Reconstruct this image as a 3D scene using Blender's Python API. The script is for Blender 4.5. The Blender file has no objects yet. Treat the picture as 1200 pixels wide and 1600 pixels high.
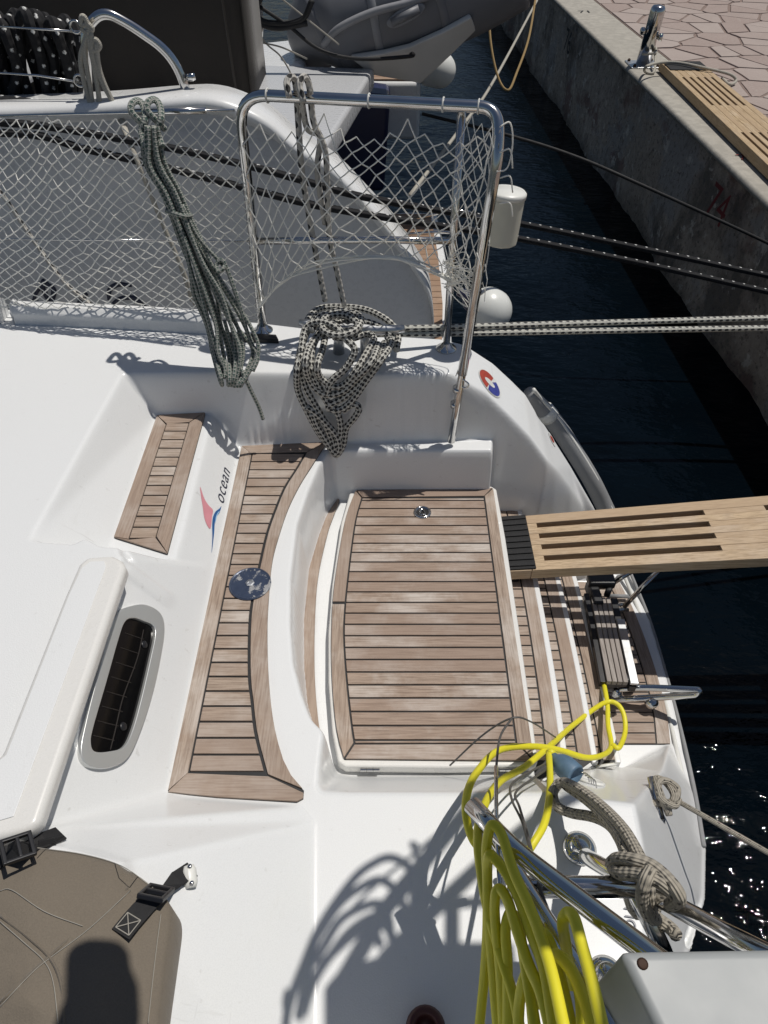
import bpy, bmesh, math, random
import numpy as np
from mathutils import Vector, Matrix
from mathutils.geometry import tessellate_polygon

random.seed(7)
rng = np.random.default_rng(7)
S = bpy.context.scene
COL = S.collection
R = math.radians

# ------------------------------------------------------------------ camera
F_PX, PITCH, CAM_Z = 1109.0, 44.5, 1.25        # focal length in photo pixels (photo 1200 wide), pitch below the horizon
cd = bpy.data.cameras.new('camera')
cd.sensor_fit = 'HORIZONTAL'; cd.sensor_width = 36.0
cd.lens = F_PX / 1200.0 * 36.0
cd.clip_start = 0.05; cd.clip_end = 600
cam = bpy.data.objects.new('camera', cd); COL.objects.link(cam)
cam.location = (0, 0, CAM_Z); cam.rotation_euler = (R(90 - PITCH), 0, 0)
S.camera = cam

# ------------------------------------------------------------------ sky and sun
SUN_DISP = Vector((0.31, 0.16, 1.0))             # direction towards the sun
sd_ = SUN_DISP.normalized()
elev = math.asin(sd_.z); azim = math.atan2(sd_.x, sd_.y)
S.world = bpy.data.worlds.new('World'); S.world.use_nodes = True
wn = S.world.node_tree
sky = wn.nodes.new('ShaderNodeTexSky'); sky.sky_type = 'NISHITA'; sky.sun_disc = False
sky.sun_elevation = elev; sky.sun_rotation = azim
wn.links.new(sky.outputs[0], wn.nodes['Background'].inputs[0])
wn.nodes['Background'].inputs[1].default_value = 0.042
sl = bpy.data.lights.new('sun', 'SUN'); sl.energy = 3.35; sl.angle = R(0.53); sl.color = (1.0, 0.955, 0.89)
so = bpy.data.objects.new('sun', sl); COL.objects.link(so)
so.location = (4, 2, 8); so.rotation_euler = sd_.to_track_quat('Z', 'Y').to_euler()
S.view_settings.view_transform = 'Standard'; S.view_settings.look = 'None'
S.view_settings.gamma = 1; S.view_settings.exposure = 0.0; S.view_settings.use_curve_mapping = False
S.cycles.use_denoising = True
S.cycles.max_bounces = 7; S.cycles.glossy_bounces = 4; S.cycles.transmission_bounces = 4

# ------------------------------------------------------------------ survey helpers: photo pixel -> point in the place
SP, CP = math.sin(R(PITCH)), math.cos(R(PITCH))
def ray(u, v):
    dx = (u - 600.0) / F_PX; dy = (800.0 - v) / F_PX
    return Vector((dx, CP + dy * SP, -SP + dy * CP))
CAMP = Vector((0, 0, CAM_Z))
def U(u, v, z):                 # on a level plane
    d = ray(u, v); return CAMP + d * ((z - CAM_Z) / d.z)
def UY(u, v, y):                # on an upright plane across the boat
    d = ray(u, v); return CAMP + d * (y / d.y)
def UX(u, v, x):
    d = ray(u, v); return CAMP + d * (x / d.x)
def UP(u, v, p, n):             # on any plane
    d = ray(u, v); return CAMP + d * ((p - CAMP).dot(n) / d.dot(n))
def lerp(a, b, t): return a + (b - a) * t

# ------------------------------------------------------------------ object helpers
def tag(o, label=None, cat=None, group=None, kind=None):
    if label: o['label'] = label
    if cat: o['category'] = cat
    if group: o['group'] = group
    if kind: o['kind'] = kind
    return o
def empty(name, loc, label=None, cat=None, group=None):
    o = bpy.data.objects.new(name, None); COL.objects.link(o); o.location = loc; o.empty_display_size = 0.1
    return tag(o, label, cat, group)
WLOC = {}
def wloc(o):
    p = Vector((0, 0, 0))
    while o: p = p + Vector(o.location); o = o.parent
    return p
def obj(name, verts, faces, mat, parent=None, smooth=False, uvs=None, bevel=0, seg=2, solid=0, subd=0, angle=None):
    V = [Vector(v) for v in verts]
    c = Vector((sum(v.x for v in V), sum(v.y for v in V), 0)) / len(V); c.z = min(v.z for v in V)
    me = bpy.data.meshes.new(name)
    me.from_pydata([tuple(v - c) for v in V], [], faces)
    if uvs is not None:
        ul = me.uv_layers.new(name='UVMap')
        li = np.zeros(len(me.loops), dtype=np.int32); me.loops.foreach_get('vertex_index', li)
        ul.data.foreach_set('uv', np.asarray(uvs, dtype=np.float32)[li].ravel())
    o = bpy.data.objects.new(name, me); COL.objects.link(o)
    if mat: me.materials.append(mat)
    if parent: o.parent = parent; o.location = c - wloc(parent)
    else: o.location = c
    if smooth: me.polygons.foreach_set('use_smooth', [True] * len(me.polygons))
    if solid:
        m = o.modifiers.new('s', 'SOLIDIFY'); m.thickness = solid; m.offset = 0
    if subd:
        m = o.modifiers.new('u', 'SUBSURF'); m.levels = subd; m.render_levels = subd
    if bevel:
        m = o.modifiers.new('b', 'BEVEL'); m.width = bevel; m.segments = seg; m.limit_method = 'ANGLE'; m.angle_limit = R(35)
    if angle is not None or bevel:
        me.polygons.foreach_set('use_smooth', [True] * len(me.polygons))
        m = o.modifiers.new('w', 'WEIGHTED_NORMAL')
    return o
class MB:
    def __init__(s): s.v = []; s.f = []; s.uv = []
    def add(s, v, f, uv=None):
        n = len(s.v); s.v += [Vector(p) for p in v]; s.f += [[i + n for i in q] for q in f]
        s.uv += (uv if uv is not None else [(0, 0)] * len(v)); return s
    def box(s, c, sz, M=None):
        h = [x / 2 for x in sz]; vs = []
        for a in (-1, 1):
            for b in (-1, 1):
                for d in (-1, 1):
                    p = Vector((a * h[0], b * h[1], d * h[2]))
                    if M: p = M @ p
                    vs.append(p + Vector(c))
        return s.add(vs, [(0,1,3,2),(4,6,7,5),(0,4,5,1),(2,3,7,6),(0,2,6,4),(1,5,7,3)])
    def tube(s, pts, r, n=10, closed=False, cap=True):
        v, f, uv = tube_geo(pts, r, n, closed, cap); return s.add(v, f, uv)
    def prism(s, poly, up):
        v, f = prism_geo(poly, up); return s.add(v, f)
    def ball(s, c, r, n=12, sc=(1, 1, 1)):
        pr = [(math.sin(math.pi * i / n), -math.cos(math.pi * i / n)) for i in range(n + 1)]
        return s.lathe(c, [(a * r * sc[0], b * r * sc[2]) for a, b in pr], 2 * n)
    def lathe(s, c, prof, n=24, axis=(0, 0, 1)):
        q = Vector((0, 0, 1)).rotation_difference(Vector(axis).normalized()); vs = []; fs = []
        for (rr, h) in prof:
            for k in range(n):
                t = 2 * math.pi * k / n; vs.append(Vector(c) + q @ Vector((rr * math.cos(t), rr * math.sin(t), h)))
        for i in range(len(prof) - 1):
            for k in range(n):
                a = i * n + k; b = i * n + (k + 1) % n; fs.append((a, b, b + n, a + n))
        if prof[0][0] > 1e-5: fs.append(tuple(range(n))[::-1])
        if prof[-1][0] > 1e-5: fs.append(tuple((len(prof) - 1) * n + k for k in range(n)))
        return s.add(vs, fs)
    def build(s, name, mat, parent=None, **k):
        return obj(name, s.v, s.f, mat, parent, uvs=s.uv, **k)
def prism_geo(poly, up):
    """closed polygon (3d, in order) pushed by vector up"""
    up = Vector(up); n = len(poly); P = [Vector(p) for p in poly]
    nrm = Vector((0, 0, 0))
    for i in range(n): nrm += P[i].cross(P[(i + 1) % n])
    if nrm.dot(up) < 0: P = P[::-1]
    vs = P + [p + up for p in P]
    fs = [tuple(range(n))[::-1], tuple(range(n, 2 * n))] + [(i, (i + 1) % n, n + (i + 1) % n, n + i) for i in range(n)]
    return vs, fs
def catmull(P, k=8, closed=False):
    P = [Vector(p) for p in P]; n = len(P)
    if n < 3: return P
    out = []
    rngs = range(n) if closed else range(n - 1)
    for i in rngs:
        if closed: a, b, c, d = P[i - 1], P[i], P[(i + 1) % n], P[(i + 2) % n]
        else:
            b, c = P[i], P[i + 1]; a = P[i - 1] if i else b + (b - c); d = P[i + 2] if i + 2 < n else c + (c - b)
        for j in range(k):
            t = j / k; t2 = t * t; t3 = t2 * t
            out.append(0.5 * ((2 * b) + (c - a) * t + (2 * a - 5 * b + 4 * c - d) * t2 + (3 * b - a - 3 * c + d) * t3))
    if not closed: out.append(P[-1])
    return out
def tube_geo(pts, r, n=10, closed=False, cap=True):
    P = [Vector(p) for p in pts]; m = len(P)
    rr = r if hasattr(r, '__len__') else [r] * m
    T = []
    for i in range(m):
        a = P[i - 1] if (i or closed) else P[i]; b = P[(i + 1) % m] if (i + 1 < m or closed) else P[i]
        t = b - a; T.append(t.normalized() if t.length > 1e-9 else Vector((0, 0, 1)))
    ref = Vector((0, 0, 1)) if abs(T[0].z) < 0.9 else Vector((1, 0, 0))
    N = (ref - T[0] * ref.dot(T[0])).normalized(); vs = []; uv = []; L = 0
    for i in range(m):
        if i:
            L += (P[i] - P[i - 1]).length
            N = N - T[i] * N.dot(T[i]); N = N.normalized() if N.length > 1e-6 else T[i].orthogonal().normalized()
        B = T[i].cross(N)
        for k in range(n + 1):
            t = 2 * math.pi * k / n; vs.append(P[i] + (N * math.cos(t) + B * math.sin(t)) * rr[i]); uv.append((L, k / n))
    fs = []; w = n + 1
    for i in range(m - 1 if not closed else m - 1):
        for k in range(n): fs.append((i * w + k, i * w + k + 1, (i + 1) * w + k + 1, (i + 1) * w + k))
    if closed:
        for k in range(n): fs.append(((m - 1) * w + k, (m - 1) * w + k + 1, k + 1, k))
    elif cap:
        fs.append(tuple(range(n))[::-1]); fs.append(tuple((m - 1) * w + k for k in range(n)))
    return vs, fs, uv
def rope(name, pts, r, mat, parent=None, k=8, n=10, smooth_path=True, closed=False):
    P = catmull(pts, k, closed) if smooth_path else [Vector(p) for p in pts]
    v, f, uv = tube_geo(P, r, n, closed)
    return obj(name, v, f, mat, parent, smooth=True, uvs=uv)
def fillet(P, rad, k=6):
    """polyline with rounded corners (bent stainless tube)"""
    P = [Vector(p) for p in P]; out = [P[0]]
    for i in range(1, len(P) - 1):
        a, b, c = P[i - 1], P[i], P[i + 1]; d = min(rad, (a - b).length * .48, (c - b).length * .48)
        p, q = b + (a - b).normalized() * d, b + (c - b).normalized() * d
        for j in range(k + 1):
            t = j / k; out.append(p * (1 - t) ** 2 + b * 2 * t * (1 - t) + q * t * t)
    return out + [P[-1]]

# ------------------------------------------------------------------ materials
class NT:
    def __init__(s, name):
        s.m = bpy.data.materials.new(name); s.m.use_nodes = True; s.t = s.m.node_tree; s.b = s.t.nodes['Principled BSDF']
    def n(s, typ, **k):
        x = s.t.nodes.new('ShaderNode' + typ)
        for a, b in k.items(): setattr(x, a, b)
        return x
    def l(s, a, b): s.t.links.new(a, b)
    def coord(s, kind='Object', scale=(1, 1, 1), rot=(0, 0, 0)):
        tc = s.n('TexCoord'); mp = s.n('Mapping'); mp.inputs['Scale'].default_value = scale; mp.inputs['Rotation'].default_value = rot
        if kind == 'World':
            g = s.n('NewGeometry'); s.l(g.outputs['Position'], mp.inputs['Vector'])
        else: s.l(tc.outputs[kind], mp.inputs['Vector'])
        return mp.outputs[0]
    def noise(s, vec, scale, detail=4, rough=.55):
        x = s.n('TexNoise'); x.inputs['Scale'].default_value = scale; x.inputs['Detail'].default_value = detail; x.inputs['Roughness'].default_value = rough
        s.l(vec, x.inputs['Vector']); return x.outputs['Fac']
    def ramp(s, fac, stops):
        x = s.n('ValToRGB'); e = x.color_ramp.elements
        while len(e) < len(stops): e.new(0.5)
        for q, (p, c) in zip(e, stops): q.position = p; q.color = (*c, 1) if len(c) == 3 else c
        s.l(fac, x.inputs[0]); return x.outputs[0]
    def mix(s, fac, a, b, typ='MIX'):
        x = s.n('MixRGB'); x.blend_type = typ
        for i, q in ((0, fac), (1, a), (2, b)):
            if hasattr(q, 'is_linked') or hasattr(q, 'links'): s.l(q, x.inputs[i])
            else: x.inputs[i].default_value = q if i == 0 else (*q, 1)
        return x.outputs[0]
    def math(s, op, a, b=None, c=None):
        x = s.n('Math'); x.operation = op
        for i, q in enumerate((a, b, c)):
            if q is None: continue
            if hasattr(q, 'links'): s.l(q, x.inputs[i])
            else: x.inputs[i].default_value = q
        return x.outputs[0]
    def bump(s, h, strength=.3, dist=.01):
        x = s.n('Bump'); x.inputs['Strength'].default_value = strength; x.inputs['Distance'].default_value = dist
        s.l(h, x.inputs['Height']); s.l(x.outputs[0], s.b.inputs['Normal'])
    def col(s, c):
        if hasattr(c, 'links'): s.l(c, s.b.inputs['Base Color'])
        else: s.b.inputs['Base Color'].default_value = (*c, 1)
    def set(s, **k):
        for a, b in k.items():
            i = s.b.inputs[a.replace('_', ' ')]
            if hasattr(b, 'links'): s.l(b, i)
            else: i.default_value = b
        return s

def plain(name, c, rough=.5, metal=0, noise=.12, nscale=30, bump=0, coat=0):
    t = NT(name); v = t.coord('Object'); f = t.noise(v, nscale, 5)
    t.col(t.mix(f, tuple(x * (1 - noise) for x in c), tuple(min(1, x * (1 + noise)) for x in c)))
    t.set(Roughness=t.math('MULTIPLY_ADD', f, rough * .4, rough * .8), Metallic=metal)
    if coat: t.set(Coat_Weight=coat, Coat_Roughness=.05)
    if bump: t.bump(t.noise(v, nscale * 6, 3), bump, .002)
    return t.m
M = {}
def make_gelcoat(name, c, nonskid):
    t = NT(name); v = t.coord('World')
    big = t.noise(v, 1.7, 5); fine = t.noise(v, 40, 4); stain = t.noise(t.coord('World', (9, 3, 9)), 3, 6, .7)
    base = t.mix(big, tuple(x * .93 for x in c), c)
    base = t.mix(t.ramp(stain, [(.6, (0, 0, 0)), (.85, (.35, .35, .35))]), base, (c[0] * .70, c[1] * .68, c[2] * .62))
    base = t.mix(t.ramp(fine, [(.66, (0, 0, 0)), (.76, (.32, .32, .32))]), base, (.32, .3, .27))
    sc1 = t.noise(t.coord('World', (2, 60, 10), (0, 0, .5)), 1.6, 3, .5); sc2 = t.noise(t.coord('World', (70, 3, 10), (0, 0, -.25)), 1.3, 3, .5); gate = t.noise(v, 2.6, 3)
    scf = t.math('MULTIPLY', t.math('MAXIMUM', t.ramp(sc1, [(.66, (0, 0, 0)), (.70, (1, 1, 1))]), t.ramp(sc2, [(.67, (0, 0, 0)), (.71, (1, 1, 1))])), t.ramp(gate, [(.5, (0, 0, 0)), (.65, (.22, .22, .22))]))
    base = t.mix(scf, base, (.36, .35, .33))
    if nonskid:
        # moulded fine grid, only on level parts of the moulding
        g = t.n('NewGeometry'); sp = t.n('SeparateXYZ'); t.l(g.outputs['Normal'], sp.inputs[0])
        vor = t.n('TexVoronoi'); vor.inputs['Scale'].default_value = 330; t.l(v, vor.inputs['Vector'])
        lev = t.ramp(sp.outputs[2], [(.985, (0, 0, 0)), (.998, (1, 1, 1))])
        h = t.math('MULTIPLY', vor.outputs['Distance'], lev)
        t.bump(h, .10, .002)
        t.set(Roughness=t.math('MULTIPLY_ADD', lev, .22, .27))
        base = t.mix(t.math('MULTIPLY', lev, .5), base, tuple(x * .93 for x in c))
    else:
        t.set(Roughness=t.math('MULTIPLY_ADD', fine, .12, .22))
    gr = t.noise(v, 420, 2); base = t.mix(t.ramp(gr, [(.35, (.30, .30, .30)), (.6, (0, 0, 0))]), base, tuple(x * .80 for x in c))
    t.col(base); t.set(Coat_Weight=.25, Coat_Roughness=.12)
    return t.m
M['gel'] = make_gelcoat('gelcoat_deck', (.76, .77, .77), True)
M['gel_s'] = make_gelcoat('gelcoat_smooth', (.76, .765, .76), False)
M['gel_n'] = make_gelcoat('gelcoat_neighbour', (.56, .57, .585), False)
M['gel_cream'] = make_gelcoat('gelcoat_cream', (.74, .73, .70), False)

def make_teak(name, along, c=(.375, .292, .228), wear=.85):
    t = NT(name); oi = t.n('ObjectInfo')
    sc = {'x': (1.2, 24, 24), 'y': (24, 1.2, 24)}[along]
    g = t.n('NewGeometry'); off = t.n('VectorMath'); off.operation = 'MULTIPLY_ADD'
    comb = t.n('CombineXYZ'); r7 = t.math('MULTIPLY', oi.outputs['Random'], 37.0)
    t.l(r7, comb.inputs[0]); t.l(r7, comb.inputs[1])
    t.l(g.outputs['Position'], off.inputs[0]); off.inputs[1].default_value = (1, 1, 1); t.l(comb.outputs[0], off.inputs[2])
    mp = t.n('Mapping'); mp.inputs['Scale'].default_value = sc; t.l(off.outputs[0], mp.inputs['Vector'])
    grain = t.noise(mp.outputs[0], 9, 6, .65); mp2 = t.n('Mapping'); mp2.inputs['Scale'].default_value = tuple(x * 1.0 for x in sc); t.l(off.outputs[0], mp2.inputs['Vector'])
    grain2 = t.noise(mp2.outputs[0], 2.2, 4, .6)
    patch = t.noise(off.outputs[0], 5.5, 5, .6)
    col = t.mix(grain2, tuple(x * .80 for x in c), tuple(x * 1.16 for x in c))
    col = t.mix(t.ramp(grain, [(.36, (0, 0, 0)), (.58, (1, 1, 1))]), (c[0] * .55, c[1] * .51, c[2] * .48), col)
    # bleached, salt-greyed wear
    wm = t.math('MULTIPLY', t.ramp(patch, [(.46, (0, 0, 0)), (.66, (1, 1, 1))]), wear)
    wm = t.math('MULTIPLY', wm, t.ramp(grain, [(.3, (.3, .3, .3)), (.6, (1, 1, 1))]))
    col = t.mix(wm, col, (.54, .49, .44))
    col = t.mix(t.math('MULTIPLY', oi.outputs['Random'], .7), col, (c[0] * .74, c[1] * .70, c[2] * .70))
    t.col(col); t.set(Roughness=.72); t.bump(grain, .35, .0015)
    return t.m
M['teakx'] = make_teak('teak_across', 'x'); M['teaky'] = make_teak('teak_fore_aft', 'y')
M['teakdx'] = make_teak('teak_hatch', 'x', (.36, .272, .210), 1.0)
M['gangx'] = make_teak('gangway_wood', 'x', (.55, .415, .265), .35)
M['gangy'] = make_teak('gangway_wood_quay', 'y', (.50, .37, .215), .2)
M['teakn'] = make_teak('teak_neighbour', 'x', (.36, .235, .15), .3)
M['caulk'] = plain('black_caulking', (.012, .012, .013), .6)
M['caulk_w'] = plain('pale_caulking', (.45, .42, .37), .6)
def chrome():
    t = NT('stainless_steel'); v = t.coord('Object'); f = t.noise(v, 14, 4)
    t.col(t.mix(f, (.50, .50, .50), (.72, .71, .69))); t.set(Metallic=1.0, Roughness=t.math('MULTIPLY_ADD', f, .12, .06))
    return t.m
M['steel'] = chrome()
M['alu'] = plain('brushed_aluminium', (.62, .63, .64), .38, 1.0, .1, 50)
M['frame'] = plain('window_frame', (.62, .63, .62), .3, .6, .03, 5)
M['black'] = plain('black_plastic', (.012, .012, .014), .4)
M['rubber'] = plain('grey_rubber', (.27, .275, .28), .55, 0, .15, 12, .2)
M['white_pl'] = plain('white_plastic', (.72, .72, .68), .35, 0, .06)
M['cream_pl'] = plain('cream_plastic', (.66, .64, .54), .4, 0, .1, 12)
M['fender'] = plain('fender_vinyl', (.68, .69, .66), .3, 0, .12, 9)
M['navy'] = plain('navy_vinyl', (.012, .016, .06), .4)
M['grey_box'] = plain('grey_plastic', (.33, .345, .345), .5, 0, .06, 12, .1)
M['rust'] = plain('rusty_screw', (.05, .025, .015), .7, .4, .4, 90)
M['red'] = plain('dark_red_rubber', (.06, .012, .01), .4, 0, .3)
M['disc'] = None
M['string'] = plain('net_twine', (.92, .90, .83), .8, 0, .08, 25)
M['yellow'] = plain('yellow_hose', (.72, .65, .030), .5, 0, .16, 9)
M['blue_plug'] = plain('blue_plug', (.10, .17, .25), .5, 0, .5, 30)
M['wire'] = plain('dark_wire', (.10, .095, .09), .5)
M['webbing'] = plain('black_webbing', (.010, .010, .011), .75, 0, .3, 140, .3)
M['thread'] = plain('pale_thread', (.33, .31, .27), .8)
M['blackrope_thin'] = plain('thin_black_line', (.012, .012, .013), .7)
M['ochre'] = plain('ochre_line', (.30, .2, .08), .7)
M['ink'] = plain('dark_lettering', (.03, .035, .06), .4); M['ink_red'] = plain('dark_red_paint', (.17, .022, .02), .8, 0, .4, 14)
M['ink_blk'] = plain('black_paint', (.012, .012, .014), .8, 0, .4, 12)
M['pink'] = plain('faded_red_print', (.62, .26, .30), .4, 0, .15, 30); M['blue'] = plain('blue_print', (.02, .10, .28), .4)
M['lblue'] = plain('pale_blue_print', (.30, .50, .72), .4)
M['st_red'] = plain('sticker_red', (.35, .05, .03), .4, 0, .6, 120); M['st_blue'] = plain('sticker_blue', (.04, .05, .25), .4, 0, .6, 120)
M['st_white'] = plain('sticker_white', (.6, .6, .58), .4, 0, .3, 120)
M['dinghy'] = plain('dark_grey_hypalon', (.15, .155, .17), .5, 0, .15, 8)
M['dinghy_l'] = plain('mid_grey_hypalon', (.24, .245, .26), .55)
M['under'] = plain('boat_bottom_white', (.55, .55, .53), .4, 0, .1, 6)

def ropemat(name, base, fleck, F, N, th, bumps=.5, dirt=.2):
    t = NT(name); tc = t.n('TexCoord'); sp = t.n('SeparateXYZ'); t.l(tc.outputs['UV'], sp.inputs[0])
    u = t.math('MULTIPLY', sp.outputs[0], F); v = t.math('MULTIPLY', sp.outputs[1], N)
    a = t.math('SINE', t.math('MULTIPLY', t.math('ADD', u, v), 6.2832)); b = t.math('SINE', t.math('MULTIPLY', t.math('SUBTRACT', u, v), 6.2832))
    ab = t.math('MULTIPLY', a, b); nz = t.noise(t.coord('Object'), 35, 4); jit = t.noise(t.coord('Object'), 160, 2)
    mask = t.ramp(t.math('ADD', t.math('MULTIPLY_ADD', jit, .5, -.25), t.math('SUBTRACT', ab, th)), [(.0, (0, 0, 0)), (.12, (1, 1, 1))])
    bc = t.mix(nz, tuple(x * (1 - dirt) for x in base), base)
    t.col(t.mix(mask, bc, fleck)); t.set(Roughness=.85)
    u2 = t.math('MULTIPLY', sp.outputs[0], F * 2.0); v2 = t.math('MULTIPLY', sp.outputs[1], N * 3)
    w = t.math('SINE', t.math('MULTIPLY', t.math('ADD', u2, v2), 6.2832)); w2 = t.math('SINE', t.math('MULTIPLY', t.math('SUBTRACT', u2, v2), 6.2832))
    t.bump(t.math('MULTIPLY', w, w2), bumps, .003)
    return t.m
M['rope_bw'] = ropemat('black_white_rope', (.58, .57, .52), (.02, .02, .022), 30, 3, .02)
M['rope_bw2'] = ropemat('white_mooring_rope', (.60, .59, .53), (.04, .04, .045), 20, 2, .25)
M['rope_gr'] = ropemat('green_flecked_rope', (.42, .43, .39), (.06, .10, .085), 45, 2, .16, .5, .5)
M['rope_blk'] = ropemat('black_white_fleck_rope', (.010, .010, .012), (.7, .7, .68), 9, 1, .84)
M['rope_beige'] = ropemat('beige_fleck_rope', (.44, .40, .33), (.08, .075, .065), 22, 2, .72, .6, .35)
M['rope_cream'] = ropemat('cream_rope', (.53, .50, .43), (.42, .39, .33), 60, 2, .3, .5, .2)
M['rope_wbk'] = ropemat('white_rope_black_fleck', (.50, .48, .44), (.03, .03, .03), 14, 1, .35)

def canvas(name, c):
    t = NT(name); v = t.coord('World'); f = t.noise(v, 3, 5); w = t.noise(t.coord('World', (1, 1, 1)), 420, 2)
    t.col(t.mix(f, tuple(x * .85 for x in c), tuple(x * 1.12 for x in c))); t.set(Roughness=.9, Sheen_Weight=.15)
    wr = t.noise(t.coord('World', (1, 2.2, 1), (0, 0, .7)), 7, 4, .6); fd = t.noise(v, 1.2, 3)
    t.col(t.mix(fd, t.mix(w, tuple(x * .7 for x in c), tuple(x * 1.05 for x in c)), t.mix(w, tuple(x * .95 for x in c), tuple(x * 1.35 for x in c))))
    t.bump(t.math('ADD', t.math('MULTIPLY', w, .12), t.math('ADD', f, wr)), .5, .010); return t.m
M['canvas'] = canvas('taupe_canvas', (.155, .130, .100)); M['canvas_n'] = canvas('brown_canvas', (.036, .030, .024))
# ================================================================== the setting: water, quay
ZW, ZQ = -1.30, -0.34
def water():
    t = NT('harbour_water'); v = t.coord('World', (1, 1, 1))
    n1 = t.noise(v, 2.2, 3, .5); n2 = t.noise(t.coord('World', (1, 1.8, 1), (0, 0, .5)), 9, 3, .55)
    t.col(t.mix(n1, (.0006, .0014, .0024), (.0012, .0038, .0066))); t.set(Roughness=.02, IOR=1.33, Specular_IOR_Level=.20)
    t.bump(t.math('MULTIPLY_ADD', n2, .35, n1), .5, .06)
    o = obj('water', [(-60, -40, ZW), (60, -40, ZW), (60, 120, ZW), (-60, 120, ZW)], [(0, 1, 2, 3)], t.m); tag(o, kind='structure')
water()
QD = Vector((-0.0215, 1, 0)).normalized(); QN = Vector((QD.y, -QD.x, 0))        # along the quay, and inland from its edge
Q0 = U(1196, 312, ZQ)
def Q(s, w, z=ZQ): return Q0 + QD * s + QN * w + Vector((0, 0, z - ZQ))           # s along, w inland from the edge
def concrete(name, c, wallside):
    t = NT(name); v = t.coord('World'); a = t.noise(v, 1.1, 6, .65); b = t.noise(v, 14, 5, .6); f = t.noise(v, 90, 4)
    col = t.mix(a, tuple(x * .72 for x in c), tuple(x * 1.18 for x in c)); col = t.mix(t.ramp(b, [(.42, (1, 1, 1)), (.6, (0, 0, 0))]), col, tuple(x * .8 for x in c))
    if wallside:
        pa = t.noise(t.coord('World', (1, .8, 1.3)), 1.6, 6, .62)
        col = t.mix(t.ramp(pa, [(.50, (0, 0, 0)), (.56, (.8, .8, .8))]), col, (.34, .31, .28))
        pb = t.noise(t.coord('World', (1, 1, 1.5)), .9, 5, .6)
        col = t.mix(t.ramp(pb, [(.57, (0, 0, 0)), (.62, (.7, .7, .7))]), col, (.16, .075, .06))
        pc = t.noise(t.coord('World', (1, 1.1, .9)), 1.5, 7, .68)
        col = t.mix(t.ramp(pc, [(.50, (0, 0, 0)), (.60, (.9, .9, .9))]), col, (.15, .125, .10))
        pit = t.noise(v, 26, 6, .75); col = t.mix(t.ramp(pit, [(.54, (0, 0, 0)), (.62, (.75, .75, .75))]), col, (.10, .085, .07))
        chip = t.noise(v, 7, 6, .7); col = t.mix(t.ramp(chip, [(.60, (0, 0, 0)), (.63, (.8, .8, .8))]), col, (.60, .54, .46))
        g = t.n('NewGeometry'); sp = t.n('SeparateXYZ'); t.l(g.outputs['Position'], sp.inputs[0])
        wet = t.math('MULTIPLY_ADD', pa, .5, sp.outputs[2])
        col = t.mix(t.ramp(t.math('ADD', wet, 1.5), [(.28, (1, 1, 1)), (.60, (0, 0, 0))]), col, (.012, .012, .010))   # weed and tar below the splash line
    t.col(col); t.set(Roughness=.88); t.bump(t.math('MULTIPLY_ADD', f, .3, b), .9 if wallside else .4, .03 if wallside else .012); return t.m
mwall = concrete('quay_wall_concrete', (.47, .385, .305), True); mcop = concrete('quay_coping_concrete', (.40, .375, .325), False)
rs0 = random.Random(2)                                # the wall, battered a little, with an uneven face
ys = np.linspace(-9, 30, 420); zs_ = np.linspace(0, 1, 9); vv = []; ff = []
for i, y in enumerate(ys):
    for j, k in enumerate(zs_):
        z = lerp(ZQ - .035, ZW - .6, k); bulge = .018 * math.sin(y * 2.1 + 5 * k) + .012 * math.sin(y * 5.3 - 3 * k) + rs0.uniform(-.010, .010)
        vv.append(Q(y, .03 + bulge - .04 * k, z))
for i in range(len(ys) - 1):
    for j in range(8): ff.append((i * 9 + j, i * 9 + j + 1, (i + 1) * 9 + j + 1, (i + 1) * 9 + j))
quay = obj('quay_wall', vv, ff, mwall, smooth=True); tag(quay, 'dark stained concrete quay wall with painted berth numbers, dropping into the water', 'quay wall')
CW = .46
cp = [Q(-9, 0), Q(30, 0), Q(30, CW), Q(-9, CW)]
v, f = prism_geo([p - Vector((0, 0, .05)) for p in cp], (0, 0, .05)); obj('coping', v, f, mcop, quay, bevel=.03, seg=3)
# ground behind the coping, mortar bed and flagstones
def mortar_mat():
    t = NT('paving_beyond'); v = t.coord('World'); vo = t.n('TexVoronoi'); vo.feature = 'DISTANCE_TO_EDGE'; vo.inputs['Scale'].default_value = 3.3; t.l(v, vo.inputs['Vector'])
    vc = t.n('TexVoronoi'); vc.inputs['Scale'].default_value = 3.3; t.l(v, vc.inputs['Vector']); a = t.noise(v, 9, 5); sp_ = t.n('SeparateXYZ'); t.l(v, sp_.inputs[0])
    st_ = t.mix(vc.outputs['Color'], (.30, .235, .205), (.40, .335, .30)); jo = t.mix(a, (.17, .125, .105), (.24, .175, .15))
    far = t.math('GREATER_THAN', sp_.outputs[0], PAVE_X)
    t.col(t.mix(t.math('MULTIPLY', t.ramp(vo.outputs['Distance'], [(.03, (0, 0, 0)), (.06, (1, 1, 1))]), far), jo, st_)); t.set(Roughness=.88); return t.m
PAVE_X = 6.9
mmort = mortar_mat()
pv = obj('pavement', [Q(-9, CW + .002, ZQ - .007), Q(60, CW + .002, ZQ - .007), Q(60, 40, ZQ - .007), Q(-9, 40, ZQ - .007)], [(0, 1, 2, 3)], mmort); tag(pv, kind='structure')
def stone_mat():
    t = NT('flagstone'); oi = t.n('ObjectInfo'); v = t.coord('World'); a = t.noise(v, 6, 6, .65); b = t.noise(v, 45, 4)
    c = t.mix(oi.outputs['Random'], (.33, .255, .225), (.42, .355, .32)); c = t.mix(a, t.mix(.4, c, (.15, .115, .10)), c)
    c = t.mix(t.ramp(b, [(.5, (0, 0, 0)), (.75, (.5, .5, .5))]), c, (.40, .36, .32))
    t.col(c); t.set(Roughness=.85); t.bump(a, .5, .008); return t.m
mst = stone_mat()
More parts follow.
